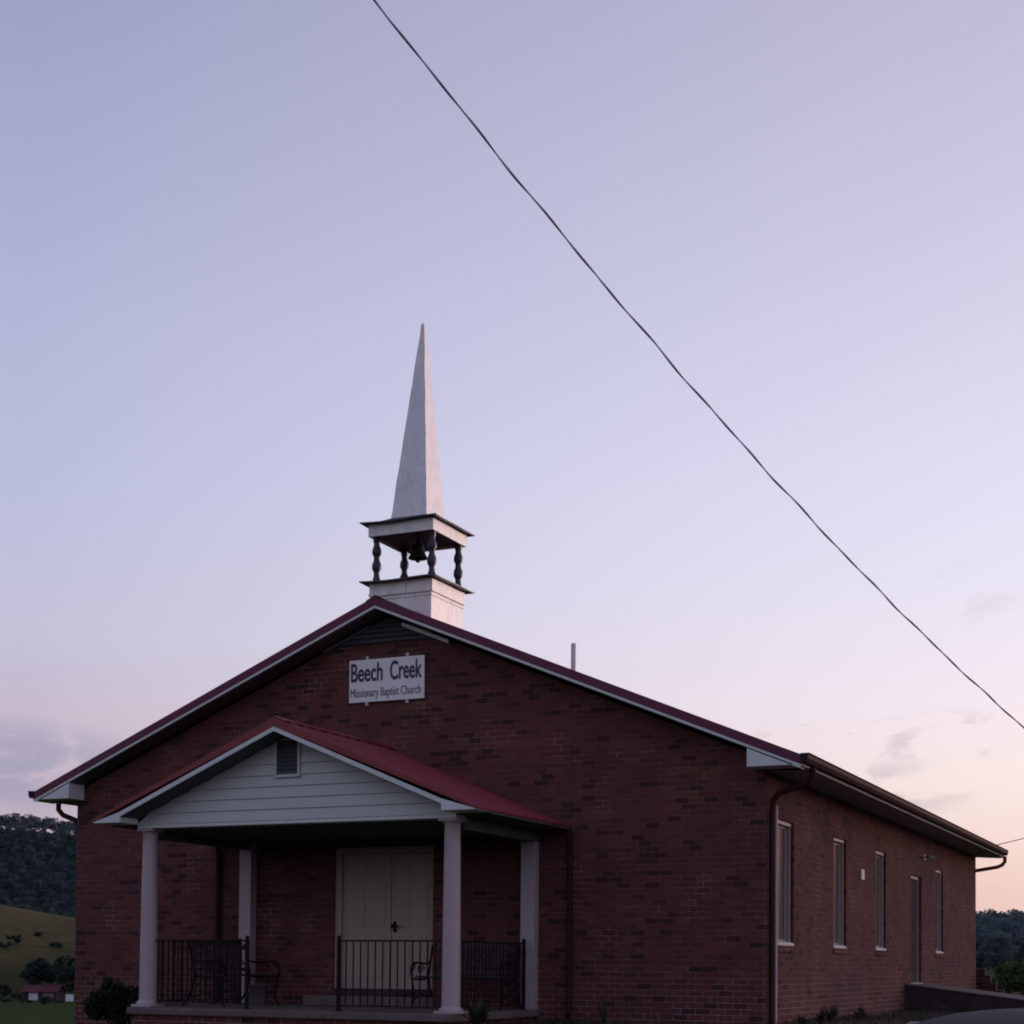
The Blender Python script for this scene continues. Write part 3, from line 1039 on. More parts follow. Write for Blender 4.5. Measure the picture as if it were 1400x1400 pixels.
MB().box(SLX0, SLX1, SLY, -.002, DECK - .10, DECK).build('slab', 'concrete', po, .02)
MB().box(SLX0 + .07, SLX1 - .07, SLY + .07, -.002, .1, DECK - .1015).build('slab_base', 'brick', po)
MB().box(-6.86, -4.70, -.42, -.003, DECK + .001, 1.105).build('door_step', 'concrete', po, .012)
stp = MB()
for k in range(2):
    stp.box(-6.35, -5.08, SLY - .32 * (k + 1), SLY - .32 * k - .002, .1, DECK - .18 * (k + 1))
stp.build('front_steps', 'concrete', po, .012)
pr = MB()
pr.prism([(PXC - PHW, pz(PXC - PHW)), (PXC, PAZ), (PXC + PHW, pz(PXC + PHW)), (PXC + PHW, pz(PXC + PHW) - .025), (PXC, PAZ - .025), (PXC - PHW, pz(PXC - PHW) - .025)], 'y', PPY + .012, -.002)
yy = PPY + .25
while yy < -.1:
    for sgn in (-1, 1):
        vs = []
        for x in (PXC + sgn * .02, PXC + sgn * PHW):
            for (oy, oz) in ((-.035, .001), (-.018, .018), (.018, .018), (.035, .001)):
                vs.append((x, yy + oy, pz(x) + oz))
        pr.add(vs, [(0, 1, 5, 4), (1, 2, 6, 5), (2, 3, 7, 6), (4, 5, 6, 7), (0, 3, 2, 1)])
    yy += .30
pr.build('roof', 'red_metal', po)
MB().prism([(PXC - .12, pz(PXC - .12) + .020), (PXC, PAZ + .026), (PXC + .12, pz(PXC + .12) + .020), (PXC + .12, pz(PXC + .12) + .030), (PXC, PAZ + .038), (PXC - .12, pz(PXC - .12) + .030)], 'y', PPY + .008, -.003).build('ridge_cap', 'red_metal', po)
for sgn in (-1, 1):
    xe = PXC + sgn * PHW
    MB().prism([(PXC, PAZ + .012), (xe, pz(xe) + .012), (xe, pz(xe) - .03), (PXC, PAZ - .105)], 'y', PPY - .012, PPY + .0115).build('rake_trim', 'red_metal', po, .003)
    xb_ = PXC + sgn * (PHW - .02)
    xi_ = PXC + sgn * 2.475
    MB().prism([(PXC, PAZ - .1055), (xi_, pz(xi_) - .092), (xi_, pz(xi_) - .155), (PXC, PAZ - .165)], 'y', PPY - .008, PPY + .010).build('fascia', 'white_trim', po)
    MB().prism([(xi_, pz(xi_) - .0925), (xb_, pz(xb_) - .031), (xb_, 3.478), (xi_, 3.478)], 'y', PPY - .008, -2.60).build('cornice_box', 'white_trim', po, .003)
    # rake soffit, side eave soffit and eave fascia
    xs = PXC + sgn * 2.48
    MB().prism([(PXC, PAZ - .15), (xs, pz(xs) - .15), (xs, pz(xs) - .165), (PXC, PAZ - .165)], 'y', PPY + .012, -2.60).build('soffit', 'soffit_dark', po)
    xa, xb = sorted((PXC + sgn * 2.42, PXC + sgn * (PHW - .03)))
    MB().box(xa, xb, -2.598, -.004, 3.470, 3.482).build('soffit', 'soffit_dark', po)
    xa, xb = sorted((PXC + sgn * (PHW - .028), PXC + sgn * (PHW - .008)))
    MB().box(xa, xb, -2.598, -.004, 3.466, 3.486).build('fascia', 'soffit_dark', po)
# gable siding: real lapped boards
sd_ = MB()
YS = -2.585
z = 3.475
zc_top = PAZ - .17
while z < zc_top - .02:
    z1 = min(z + .150, zc_top - .005)

    def hwz(zv):
        return min(2.50, (PAZ - .165 - zv) / PSL)
    a0, a1 = hwz(z), hwz(z1)
    vs = [(PXC - a0, YS - .026, z), (PXC + a0, YS - .026, z), (PXC + a1, YS - .004, z1), (PXC - a1, YS - .004, z1),
          (PXC - a0, YS + .05, z), (PXC + a0, YS + .05, z), (PXC + a1, YS + .05, z1), (PXC - a1, YS + .05, z1)]
    sd_.add(vs, [(0, 1, 2, 3), (4, 7, 6, 5), (0, 4, 5, 1), (3, 2, 6, 7), (0, 3, 7, 4), (1, 5, 6, 2)])
    z += .150
sd_.build('gable_siding', 'siding', po)
vent = MB()
vx0, vx1, vz0, vz1 = -5.945, -5.545, 4.035, 4.53
fy = YS - .05
vent.box(vx0, vx0 + .035, fy, YS - .005, vz0, vz1)
vent.box(vx1 - .035, vx1, fy, YS - .005, vz0, vz1)
vent.box(vx0 + .035, vx1 - .035, fy, YS - .005, vz0, vz0 + .035)
vo = vent.build('vent', 'siding', po, .003)
lv = MB().box(vx0 + .036, vx1 - .036, YS - .024, YS - .020, vz0 + .036, vz1)
z = vz0 + .06
while z < vz1 - .02:
    lv.prism([(YS - .045, z - .008), (YS - .045, z), (YS - .024, z + .034), (YS - .024, z + .026)], 'x', vx0 + .036, vx1 - .036)
    z += .055
lv.build('louvre', 'louvre_paint', vo, origin=church.location)
# beams and ceiling
MB().box(-8.20, -3.24, -2.60, -2.35, 3.425, 3.474).build('beam', 'white_trim', po)
for xa in (-8.20, -3.44):
    MB().box(xa, xa + .20, -2.348, -.004, 3.30, 3.468).build('beam', 'soffit_dark', po)
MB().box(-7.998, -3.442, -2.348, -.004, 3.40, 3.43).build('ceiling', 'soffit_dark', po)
# columns: tapered round shafts on square plinths, slim capital
for cxp in (-8.085, -3.355):
    cp = MB()
    cyp = -2.465
    cp.box(cxp - .165, cxp + .165, cyp - .165, cyp + .165, DECK + .001, DECK + .035)
    prof = [(.155, DECK + .035), (.158, DECK + .05), (.135, DECK + .075), (.120, DECK + .09)]
    for i in range(13):
        f_ = i / 12
        prof.append((.120 - .018 * f_ ** 1.5, DECK + .10 + (3.36 - DECK - .10) * f_))
    prof += [(.122, 3.368), (.124, 3.385)]
    cp.lathe(prof, cxp, cyp, 28)
    cp.box(cxp - .135, cxp + .135, cyp - .134, cyp + .134, 3.386, 3.424)
    cp.build('column', 'column_paint', po, .004)
    MB().box(cxp - .105, cxp + .105, -.165, -.003, DECK + .001, 3.40).build('wall_post', 'column_paint', po, .006)
for (xd, sgn) in ((-8.66, -1), (-2.76, 1)):
    MB().tube([(xd + sgn * .0, -.10, 3.46), (xd, -.09, 3.36), (xd, -.055, 3.28), (xd, -.05, 1.05), (xd, -.07, .97), (xd + sgn * .05, -.20, .88)], .042, 10).build('downspout', 'downspout_paint', po)

# ------------------------------------------------------------------ porch railings (iron)
RAILS = []


def railing(name, p0, p1, label, post_at=()):
    p0, p1 = Vector(p0), Vector(p1)
    L = (p1 - p0).length
    d = (p1 - p0) / L
    o = empty(name, (p0.x, p0.y, DECK), label, 'railing', 'iron railings round the porch')
    ztop = 1.875

    def P(s, z):
        return (p0.x + d.x * s, p0.y + d.y * s, z)
    MB().rbar([P(0, ztop), P(L, ztop)], .035, .022).build('top_rail', 'black_iron', o, .003)
    MB().rbar([P(0, DECK + .075), P(L, DECK + .075)], .028, .016).build('bottom_rail', 'black_iron', o)
    n = int(round(L / .112))
    for i in range(1, n):
        s = L * i / n
        if any(abs(s - q_) < .05 for q_ in post_at):
            continue
        MB().rbar([P(s, DECK + .0835), P(s, ztop - .0115)], .014, .014).build('baluster', 'black_iron', o)
    for s in post_at:
        b_ = MB()
        x, y, _ = P(s, 0)
        b_.box(x - .021, x + .021, y - .021, y + .021, DECK + .002, ztop + .03)
        b_.lathe([(.024, ztop + .031), (.030, ztop + .045), (.018, ztop + .065), (.002, ztop + .07)], x, y, 12)
        b_.box(x - .045, x + .045, y - .045, y + .045, DECK + .001, DECK + .01)
        b_.build('post', 'black_iron', o)
    return o


RY = -2.465
railing('porch_railing', (-7.965, RY, 0), (-6.445, RY, 0), 'black iron front railing from the left porch column to the steps', (1.52,))
railing('porch_railing', (-5.008, RY, 0), (-3.475, RY, 0), 'black iron front railing crossing in front of the double doors', (0.0,))
railing('porch_railing', (-3.355, -2.345, 0), (-3.355, -.27, 0), 'black iron side railing beside the right porch column, near the bench', (2.075,))
railing('porch_railing', (-8.085, -2.345, 0), (-8.085, -.27, 0), 'black iron side railing beside the left porch column', (2.075,))


# ------------------------------------------------------------------ benches
def bench(loc, rz, label, arch=True, half=.68):
    """iron-ended garden bench; local: x along the seat, front towards -y, z up from the deck"""
    o = empty('garden_bench', loc, label, 'bench', 'benches on the church porch', rz=rz)

    def mk(b_, name, mat, bevel=0.0):
        b_.local = True
        return b_.build(name, mat, o, bevel)
    s = MB()
    for k in range(6):
        y = -.36 + k * .072
        s.box(-half + .03, half - .03, y, y + .055, .425 + .004 * abs(k - 3), .450 + .004 * abs(k - 3))
    mk(s, 'seat', 'bench_wood', .004)
    bk = MB()

    def yb(z):
        return .10 + (z - .45) * .22
    n = 16
    tp = []
    for i in range(n + 1):
        u = -1 + 2 * i / n
        zt = (.835 + .075 * (1 - u * u)) if arch else .86
        tp.append((u * (half - .05), yb(zt), zt))
    bk.rbar(tp, .03, .05)
    bk.rbar([(-half + .05, yb(.52), .52), (half - .05, yb(.52), .52)], .03, .05)
    bk.rbar([(-half + .05, yb(.60), .60), (half - .05, yb(.60), .60)], .03, .02)
    # lattice infill
    m_ = 14
    for i in range(-3, m_):
        xa = -half + .06 + i * .095
        xb = xa + .24
        for (u0, u1) in ((xa, xb), (xb, xa)):
            za, zb_ = .61, .86
            if min(u0, u1) < -half + .05 or max(u0, u1) > half - .05:
                continue
            bk.rbar([(u0, yb(za) - .004, za), (u1, yb(zb_) - .004, zb_)], .008, .016)
    for i in range(1, 5):
        x = -half + .05 + (2 * half - .1) * i / 5
        bk.rbar([(x, yb(.54), .54), (x, yb(.86), .86)], .02, .02)
    mk(bk, 'backrest', 'bench_wood')
    for sx in (-half, half):
        e = MB()
        e.tube([(sx, .30, .0), (sx, .20, .12), (sx, .12, .30), (sx, .09, .45), (sx, .14, .65), (sx, yb(.86), .86), (sx, yb(.9) + .01, .89)], .017, 8)
        e.tube([(sx, -.42, .0), (sx, -.36, .10), (sx, -.36, .25), (sx, -.40, .42), (sx, -.43, .53), (sx, -.41, .61), (sx, -.36, .64), (sx, -.2, .64), (sx, .0, .63), (sx, yb(.66), .65)], .016, 8)
        # scroll on the arm and under the seat
        e.tube([(sx, -.36 - .05 * math.cos(a) * (1 - a / 9), .60 - .05 * math.sin(a) * (1 - a / 9)) for a in np.linspace(0, 6.5, 20)], .012, 7)
        e.tube([(sx, -.15 + .10 * math.cos(a) * (1 - a / 11), .55 + .07 * math.sin(a) * (1 - a / 11)) for a in np.linspace(0, 7.5, 22)], .010, 7)
        e.tube([(sx, -.40, .42), (sx, -.1, .40), (sx, .09, .43)], .014, 8)
        e.tube([(sx, -.36, .12), (sx, -.15, .20), (sx, .16, .14)], .011, 7)
        mk(e, 'end_frame', 'black_iron')
    return o


bench((-4.08, -.52, DECK), 0, 'dark iron-ended bench with arched back right of the double doors')
bench((-7.62, -1.22, DECK), R(90), 'dark iron-ended bench by the left railing, facing across the porch')

# planter bucket by the wall
pt = empty('planter', (-7.55, -.55, DECK), 'small grey bucket standing near the left wall post on the porch', 'bucket')
b_ = MB()
b_.lathe([(.095, DECK + .002), (.10, DECK + .02), (.135, DECK + .27), (.15, DECK + .275), (.152, DECK + .30), (.138, DECK + .30), (.13, DECK + .26), (.02, DECK + .25)], -7.55, -.55, 22)
b_.build('tub', 'bucket_grey', pt)
MB().tube([(-7.55 + .15 * math.cos(a), -.55 - .03, DECK + .29 + .13 * math.sin(a)) for a in np.linspace(0, math.pi, 14)], .005, 6).build('handle', 'black_iron', pt)

# ------------------------------------------------------------------ name sign
sg = empty('church_sign', (-5.722, -.03, 5.765), 'white sign board reading Beech Creek on the brick gable', 'sign')
sb = MB()
sb.box(-6.355, -5.089, -.045, -.018, 5.450, 6.085)
sb.build('board', 'sign_white', sg, .004)
bp_ = MB()
for (x, z) in ((-6.06, 6.105), (-5.38, 6.105), (-6.06, 5.43), (-5.38, 5.43)):
    b_ = MB().box(x - .022, x + .022, -.036, -.004, z - .022 if z > 6 else z - .03, z + .03 if z > 6 else z + .022)
    b_.tube([(x, -.045, z), (x, -.030, z)], .014, 10)
    b_.build('clip', 'white_trim', sg, .003)


def text(body, x0, x1, zbase, zcap, mat, bold, name='lettering'):
    cu = bpy.data.curves.new(name, 'FONT')
    cu.body = body
    cu.size = 1.0
    cu.offset = bold
    cu.extrude = .004
    cu.space_word = 1.35 if bold > .01 else 1.0
    o = bpy.data.objects.new(name, cu)
    COL.objects.link(o)
    cu.materials.append(MATS[mat])
    bpy.context.view_layer.update()
    bb = [Vector(c) for c in o.bound_box]
    wx = max(c.x for c in bb) - min(c.x for c in bb)
    mnx = min(c.x for c in bb)
    sx = (x1 - x0) / wx
    sz = (zcap - zbase) / .70
    me = bpy.data.meshes.new_from_object(o.evaluated_get(bpy.context.evaluated_depsgraph_get()))
    bpy.data.objects.remove(o)
    o = bpy.data.objects.new(name, me)
    COL.objects.link(o)
    o.parent = sg
    o.rotation_euler = (R(90), 0, 0)
    o.scale = (sx, sz, 1)
    o.location = Vector((x0 - mnx * sx, -.0495, zbase)) - sg.location
    return o


text('Beech', -6.322, -5.784, 5.765, 6.035, 'letter_blue', .014)
text('Creek', -5.658, -5.128, 5.765, 6.035, 'letter_blue', .014)
text('Missionary Baptist Church', -6.325, -5.142, 5.530, 5.660, 'letter_grey', -.004)

# ------------------------------------------------------------------ small things on the side wall
jb = empty('junction_box', (0, 5.70, 3.03), 'small white box fixed to the side wall between two windows', 'electrical box')
MB().box(.001, .030, 5.60, 5.80, 3.03, 3.18).build('box_body', 'white_trim', jb, .006)
MB().box(.0305, .037, 5.59, 5.81, 3.02, 3.19).build('lid', 'white_trim', jb, .004)

fl = empty('floodlight', (0, 11.2, 3.70), 'twin-headed floodlight high on the side wall above the door', 'light')
MB().tube([(.001, 11.2, 3.74), (.03, 11.2, 3.74)], .06, 16).build('mount', 'white_trim', fl)
for sgn in (-1, 1):
    h_ = MB()
    a0 = Vector((.03, 11.2, 3.74))
    a1 = a0 + Vector((.06, .11 * sgn, .02))
    h_.tube([a0, a1], .014, 8)
    dirv = Vector((.75, .45 * sgn, -.45)).normalized()
    h_.tube([a1 - dirv * .03, a1, a1 + dirv * .03, a1 + dirv * .085, a1 + dirv * .086], [.014, .024, .03, .046, .038], 16)
    h_.build('lamp_head', 'plastic_grey', fl)

cdt = MB()
cdt.tube([(.03, .465, .70), (.03, .465, 3.745)], .017, 10)
for z in (1.3, 2.2, 3.1):
    cdt.box(.001, .05, .440, .490, z, z + .02)
co = cdt.build('conduit', 'pvc', None, origin=(.03, .465, .70))
tag(co, 'thin pale conduit running up the side wall beside the corner downspout', 'pipe')

# ------------------------------------------------------------------ ramp at the side door
RY0, RY1 = 9.345, 11.5
rp_ = MB()
rp_.prism([(.004, .2), (5.2, .2), (5.2, .76), (4.2, .752), (1.0, 1.14), (.004, 1.262)], 'y', RY0, RY1)
rmp = rp_.build('ramp', 'dark_concrete', None, .008, origin=(0, RY0, .7))
tag(rmp, 'concrete wheelchair ramp sloping down from the side door', 'ramp')
MB().prism([(.004, 1.2625), (1.0, 1.1405), (4.2, .7525), (4.2, .772), (1.0, 1.160), (.004, 1.282)], 'y', RY0 - .02, RY1 + .02).build('deck', 'concrete', rmp, .004, origin=(0, RY0, .7))

# stepped brick wing wall beyond the back corner
sw_ = empty('stepped_wall', (.1, 18.1, .7), 'low brick wall stepping down beyond the back corner', 'wall')
b_ = MB()
caps = []
xs = -.15
for k, (w_, zt) in enumerate(((.31, 1.545), (.125, 1.385), (.125, 1.215), (.16, 1.04))):
    b_.box(xs, xs + w_ - .002, 18.0, 18.25, .2, zt)
    caps.append(MB().box(xs - .004, xs + w_ + .003, 17.98, 18.27, zt + .001, zt + .03))
    xs += w_
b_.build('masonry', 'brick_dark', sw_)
for c in caps:
    c.build('coping', 'concrete', sw_, .004)

# ------------------------------------------------------------------ overhead cables
H1 = Vector((-.692, -9.218, 0))
H2 = Vector((3.218, .518, 0))
hd_ = (H2 - H1).normalized()


def cable_pt(s):
    return Vector((H1.x + hd_.x * s, H1.y + hd_.y * s, 9.5236 - .59366 * s + .012141 * s * s))


cb = MB()
side = Vector((-hd_.y, hd_.x, 0))
for ph in (0, math.pi):
    pts = []
    s = -9.0
    while s < 24.0:
        p = cable_pt(s) + side * (.006 * math.sin(s * 5.1) + .005 * math.sin(s * 8.3 + 1))
        a = s * 2 * math.pi / .85 + ph
        pts.append(p + side * (.0048 * math.cos(a)) + Vector((0, 0, .0048 * math.sin(a))))
        s += .07
    cb.tube(pts, .0072 if ph else .0062, 7)
cbo = cb.build('utility_cable', 'cable_black', None, origin=cable_pt(0))
tag(cbo, 'dark twisted power cable slanting down across the sky', 'cable')
c2 = MB()
pts = []
for i in range(30):
    f_ = -1.2 + i * .22
    pts.append((-2.849 + 1.165 * f_, 40 + .3 * f_, 6.06 + .295 * f_ + .004 * f_ * f_))
c2.tube(pts, .016, 6)
c2o = c2.build('utility_cable', 'cable_black', None, origin=(-2.85, 40, 6.06))
tag(c2o, 'thin distant cable rising from behind the far end of the eave', 'cable')


# ------------------------------------------------------------------ vegetation
def leaf_quads(P, size, aspect=.6, updir=.0):
    """random quads centred on points P (n,3), per-leaf sizes (n,)"""
    n = len(P)
    a = rng.normal(size=(n, 3))
    a[:, 2] = a[:, 2] * (1 - updir)
    a /= np.linalg.norm(a, axis=1)[:, None]
    b_ = rng.normal(size=(n, 3))
    b_ -= (b_ * a).sum(1)[:, None] * a
    b_ /= np.linalg.norm(b_, axis=1)[:, None]
    s = size[:, None]
    V_ = np.stack([P - a * s, P - b_ * s * aspect, P + a * s, P + b_ * s * aspect], 1).reshape(-1, 3)
    F_ = np.arange(4 * n).reshape(n, 4)
    return V_, F_


def crown_points(n, rad, hgt, base, lobes, cap=True):
    """points in clumps spread through a crown: lobes on an ovoid, leaves mostly towards each lobe's skin"""
    u = rng.normal(size=(lobes, 3))
    u /= np.linalg.norm(u, axis=1)[:, None]
    rr = rng.uniform(.35, .80, lobes) ** .6
    C_ = u * rr[:, None] * np.array([rad, rad, hgt / 2]) * .82 + np.array([0, 0, base + hgt / 2])
    lr = rng.uniform(.24, .42, lobes) * min(rad, hgt / 2)
    k = rng.integers(0, lobes, n)
    d = rng.normal(size=(n, 3))
    d /= np.linalg.norm(d, axis=1)[:, None]
    if cap:
        low_ = rng.uniform(size=n) < .55
        d[low_, 2] = np.abs(d[low_, 2])
    r = rng.uniform(.08, 1.05, n)[:, None] ** .45
    return C_[k] + d * r * lr[k][:, None] * np.array([1.1, 1.1, .85])


def tree(name, x, y, height, rad, mat, label, group=None, cat='tree', leaves=2600, leaf=.22, trunk_frac=.28, lobes=26):
    z = tz(x, y)
    o = empty(name, (x, y, z), label, cat, group)
    base = height * trunk_frac
    tr = MB()
    r0 = max(.06, height * .022)
    bend = [(0, 0, -.3)]
    for i in range(1, 7):
        f_ = i / 6
        bend.append((rad * .10 * math.sin(f_ * 3 + x), rad * .08 * math.sin(f_ * 2.3 + y), height * .80 * f_))
    tr.tube(bend, [r0 * (1.25 - .95 * i / 6) for i in range(7)], 8)
    for k in range(7):
        a = k * 2.4 + x
        f_ = .35 + .07 * k
        i0 = min(5, int(f_ * 6 / .8))
        p0 = Vector(bend[i0])
        p1 = p0 + Vector((math.cos(a) * rad * .35, math.sin(a) * rad * .35, height * .10))
        p2 = p0 + Vector((math.cos(a) * rad * .68, math.sin(a) * rad * .68, height * .22))
        tr.tube([p0, p1, p2], [r0 * .45, r0 * .28, r0 * .10], 6)
    tr.local = True
    tr.build('trunk', 'bark', o)
    P = crown_points(leaves, rad, height - base, base, lobes)
    V_, F_ = leaf_quads(P, rng.uniform(.6, 1.3, leaves) * leaf)
    raw_mesh('crown', V_, F_, mat, o)
    return o


def shrub(name, x, y, height, rad, mat, label, group=None, cat='shrub', leaves=1600, leaf=.06, lobes=16):
    z = tz(x, y)
    o = empty(name, (x, y, z), label, cat, group)
    stm = MB()
    for k in range(6):
        a = k * 1.05 + x
        stm.tube([(0.03 * math.cos(a), .03 * math.sin(a), -.05), (rad * .3 * math.cos(a), rad * .3 * math.sin(a), height * .4), (rad * .6 * math.cos(a), rad * .6 * math.sin(a), height * .75)], [.02 * height, .013 * height, .006 * height], 6)
    stm.local = True
    stm.build('stem', 'bark', o)
    P = crown_points(leaves, rad, height * 1.0, .0, lobes, False)
    P[:, 2] = np.maximum(P[:, 2], .02)
    V_, F_ = leaf_quads(P, rng.uniform(.6, 1.3, leaves) * leaf)
    raw_mesh('foliage', V_, F_, mat, o)
    return o


def polar(px, rho):
    """ground point seen at image column px (of 1400), rho metres away"""
    a = YAW - math.atan((px - 700) / FPX)
    return CAM.x - rho * math.sin(a), CAM.y + rho * math.cos(a)


# shrub at the left front corner, against the wall
shrub('evergreen_shrub', -9.68, -1.10, .80, .66, 'leaf_shrub', 'dark evergreen shrub against the brick at the left end of the porch', leaves=5200, leaf=.034, lobes=34)


def clump(name, x, y, n, hgt, spread, mat, label, group=None, width=.022, cat='weed'):
    """plant of arching blades from one root"""
    z = tz(x, y)
    b_ = MB()
    for k in range(n):
        a = rng.uniform(0, 2 * math.pi)
        h_ = hgt * rng.uniform(.55, 1.05)
        r_ = spread * rng.uniform(.3, 1.0)
        wv = width * rng.uniform(.6, 1.2)
        pts = []
        for i in range(5):
            f_ = i / 4
            pts.append(Vector((math.cos(a) * r_ * f_ ** 1.4, math.sin(a) * r_ * f_ ** 1.4, h_ * (f_ - .28 * f_ ** 3 * (r_ / max(h_, .01))))))
        sd2 = Vector((-math.sin(a), math.cos(a), 0))
        vs, fs = [], []
        for i, p in enumerate(pts):
            w_ = wv * math.sin(math.pi * min(.97, .18 + .8 * i / 4))
            q0 = p + Vector((0, 0, z - .02))
            vs += [(x + q0.x - sd2.x * w_, y + q0.y - sd2.y * w_, q0.z), (x + q0.x + sd2.x * w_, y + q0.y + sd2.y * w_, q0.z)]
        for i in range(4):
            fs.append((2 * i, 2 * i + 1, 2 * i + 3, 2 * i + 2))
        b_.add(vs, fs, True)
    o = b_.build(name, mat, None, origin=(x, y, z))
    return tag(o, label, cat, group)


clump('leafy_plant', -2.72, -3.0, 46, .44, .34, 'leaf_weed', 'broad-leaved plant growing at the front right corner of the porch slab', width=.035, cat='plant')
clump('leafy_plant', -2.12, -.38, 20, .36, .16, 'leaf_weed', 'spindly weed against the front wall right of the porch downspout', width=.018, cat='plant')
wd = [(.30, .75), (.42, 1.35), (.35, 2.2), (.55, 3.1), (.40, 3.9)]
for i, (x, y) in enumerate(wd):
    lab = ['weed tuft at the foot of the corner downspout', 'weed tuft under the nearest side window', 'taller weed tuft at the side wall between the first two windows',
           'weed tuft under the second side window', 'weed tuft at the side wall just past the second window'][i]
    clump('weed_tuft', x, y, 26 + 6 * (i % 3), .20 + .06 * (i % 3), .22, 'leaf_weed', lab, 'weeds along the side wall')
# rough grass along the wall foot and lot edge: uncountable
NG = 3600
gx = np.concatenate([rng.uniform(.02, 1.6, NG // 2) ** 1.4, rng.uniform(-14, -11.2, NG // 4), rng.uniform(-3.0, 0.2, NG // 4)])
gy = np.concatenate([rng.uniform(.1, 9.2, NG // 2), rng.uniform(-6, 16, NG // 4), rng.uniform(-1.2, -.05, NG // 4)])
gz = terrain(gx, gy)
n = len(gx)
hh = rng.uniform(.03, .10, n)
an = rng.uniform(0, 2 * np.pi, n)
ln = rng.uniform(-.05, .05, (n, 2))
wv = .006
Vg = np.zeros((n, 4, 3))
cx_, sx_ = np.cos(an) * wv, np.sin(an) * wv
for k, (sgn, top_) in enumerate(((-1, 0), (1, 0), (.3, 1), (-.3, 1))):
    Vg[:, k, 0] = gx + sgn * cx_ + top_ * ln[:, 0]
    Vg[:, k, 1] = gy + sgn * sx_ + top_ * ln[:, 1]
    Vg[:, k, 2] = gz - .005 + top_ * hh
go_ = raw_mesh('rough_grass', Vg.reshape(-1, 3), np.arange(4 * n).reshape(n, 4), 'grass_blade')
tag(go_, 'short rough grass along the foot of the walls', 'grass', kind='stuff')


def woods(name, phis, rhos, spacing, hgt, rad, nleaf, leaf, mat, label):
    Vs, Fs = [], []
    off = 0
    r = rhos[0]
    while r < rhos[1]:
        a = phis[0] + rng.uniform(0, spacing / r)
        while a < phis[1]:
            rr2 = r + rng.uniform(-.4, .4) * spacing
            a2 = a + rng.uniform(-.4, .4) * spacing / r
            x, y = CAM.x - rr2 * math.sin(a2), CAM.y + rr2 * math.cos(a2)
            h_ = hgt * rng.uniform(.82, 1.18)
            rd = rad * rng.uniform(.75, 1.25)
            P = crown_points(nleaf, rd, h_ * .85, h_ * .12, 9) + np.array([x, y, tz(x, y)])
            V_, F_ = leaf_quads(P, rng.uniform(.6, 1.3, nleaf) * leaf)
            Vs.append(V_)
            Fs.append(F_ + off)
            off += len(V_)
            a += spacing / r
        r += spacing
    o = raw_mesh(name, np.vstack(Vs), np.vstack(Fs), mat)
    return tag(o, label, 'woods', kind='stuff')


woods('hillside_woods', (.655, .84), (985, 1330), 9.0, 13, 5.2, 620, .40, 'leaf_far', 'dark wooded hillside rising behind the left eave')
woods('hillside_woods', (-.05, .27), (335, 445), 5.2, 7.6, 3.8, 620, .27, 'leaf_ridge', 'dark wooded ridge beyond the far end of the church')

woods('hillside_woods', (.845, 1.20), (985, 1330), 12.0, 13, 6.2, 170, .85, 'leaf_far', 'farther stretch of the wooded hillside, left of the frame')
woods('hillside_woods', (.43, .65), (985, 1330), 13.0, 13, 6.2, 130, .90, 'leaf_far', 'middle stretch of the wooded hillside, hidden by the church')
woods('hillside_woods', (-.32, -.055), (335, 445), 8.0, 8, 4.2, 200, .48, 'leaf_ridge', 'right-hand stretch of the wooded ridge, right of the frame')
# trees one can tell apart
x, y = polar(1362, 225)
tree('broadleaf_tree', x, y, 8.2, 2.9, 'leaf_ridge', 'pale round-topped tree standing in front of the wooded ridge', 'trees in the valley', leaves=11000, leaf=.125, trunk_frac=.10, lobes=40)
x, y = polar(1343, 230)
tree('broadleaf_tree', x, y, 7.6, 2.2, 'leaf_far', 'darker tree close beside the far wall corner', 'trees in the valley', leaves=9000, leaf=.125, trunk_frac=.10, lobes=36)
x, y = polar(1400, 95)
shrub('valley_bush', x, y, 2.4, 1.9, 'leaf_bright', 'bright green bush beyond the ramp at the frame edge', 'bushes in the valley', leaves=5200, leaf=.10, lobes=34)
x, y = polar(1376, 120)
shrub('valley_bush', x, y, 1.9, 1.9, 'leaf_mid', 'lower green bush just beyond the stepped brick wall', 'bushes in the valley', leaves=4200, leaf=.10, lobes=30)
x, y = polar(56, 500)
tree('valley_tree', x, y, 13.5, 6.2, 'leaf_dark', 'dark round tree rising behind the far red-roofed house', 'trees in the valley', leaves=3000, leaf=.55, trunk_frac=.12, lobes=26)
x, y = polar(93, 495)
tree('valley_tree', x, y, 15.5, 4.5, 'leaf_mid', 'taller tree between the far house and the brick corner', 'trees in the valley', leaves=3000, leaf=.5, trunk_frac=.12, lobes=26)
x, y = polar(103, 480)
tree('valley_tree', x, y, 11.0, 4.2, 'leaf_dark', 'dark tree half hidden by the church corner', 'trees in the valley', leaves=2600, leaf=.5, trunk_frac=.12, lobes=24)
bush_spots = [(6, 505, 4.6, 3.2, 'low bush at the left frame edge below the hay hill'), (24, 478, 2.6, 2.3, 'small bush left of the far red-roofed house'), (64, 440, 2.6, 1.5, 'small dark tree on the lawn in front of the far house')]
for (px, rho, h_, r_, lab) in bush_spots:
    x, y = polar(px, rho)
    shrub('field_bush', x, y, h_, r_, 'leaf_mid' if px < 60 else 'leaf_dark', lab, 'bushes round the far lawn', leaves=1500, leaf=.30, lobes=16)
hill_spots = [(20, 640, 3.6, 5.2, 'dark thicket patch high on the hay hill'), (8, 630, 3.0, 3.2, 'smaller dark thicket at the frame edge on the hay hill'),
              (78, 640, 2.6, 3.4, 'faint scrub patch on the hay hill near the church corner'), (54, 660, 1.6, 2.6, 'tiny scrub dot in the middle of the hay hill')]
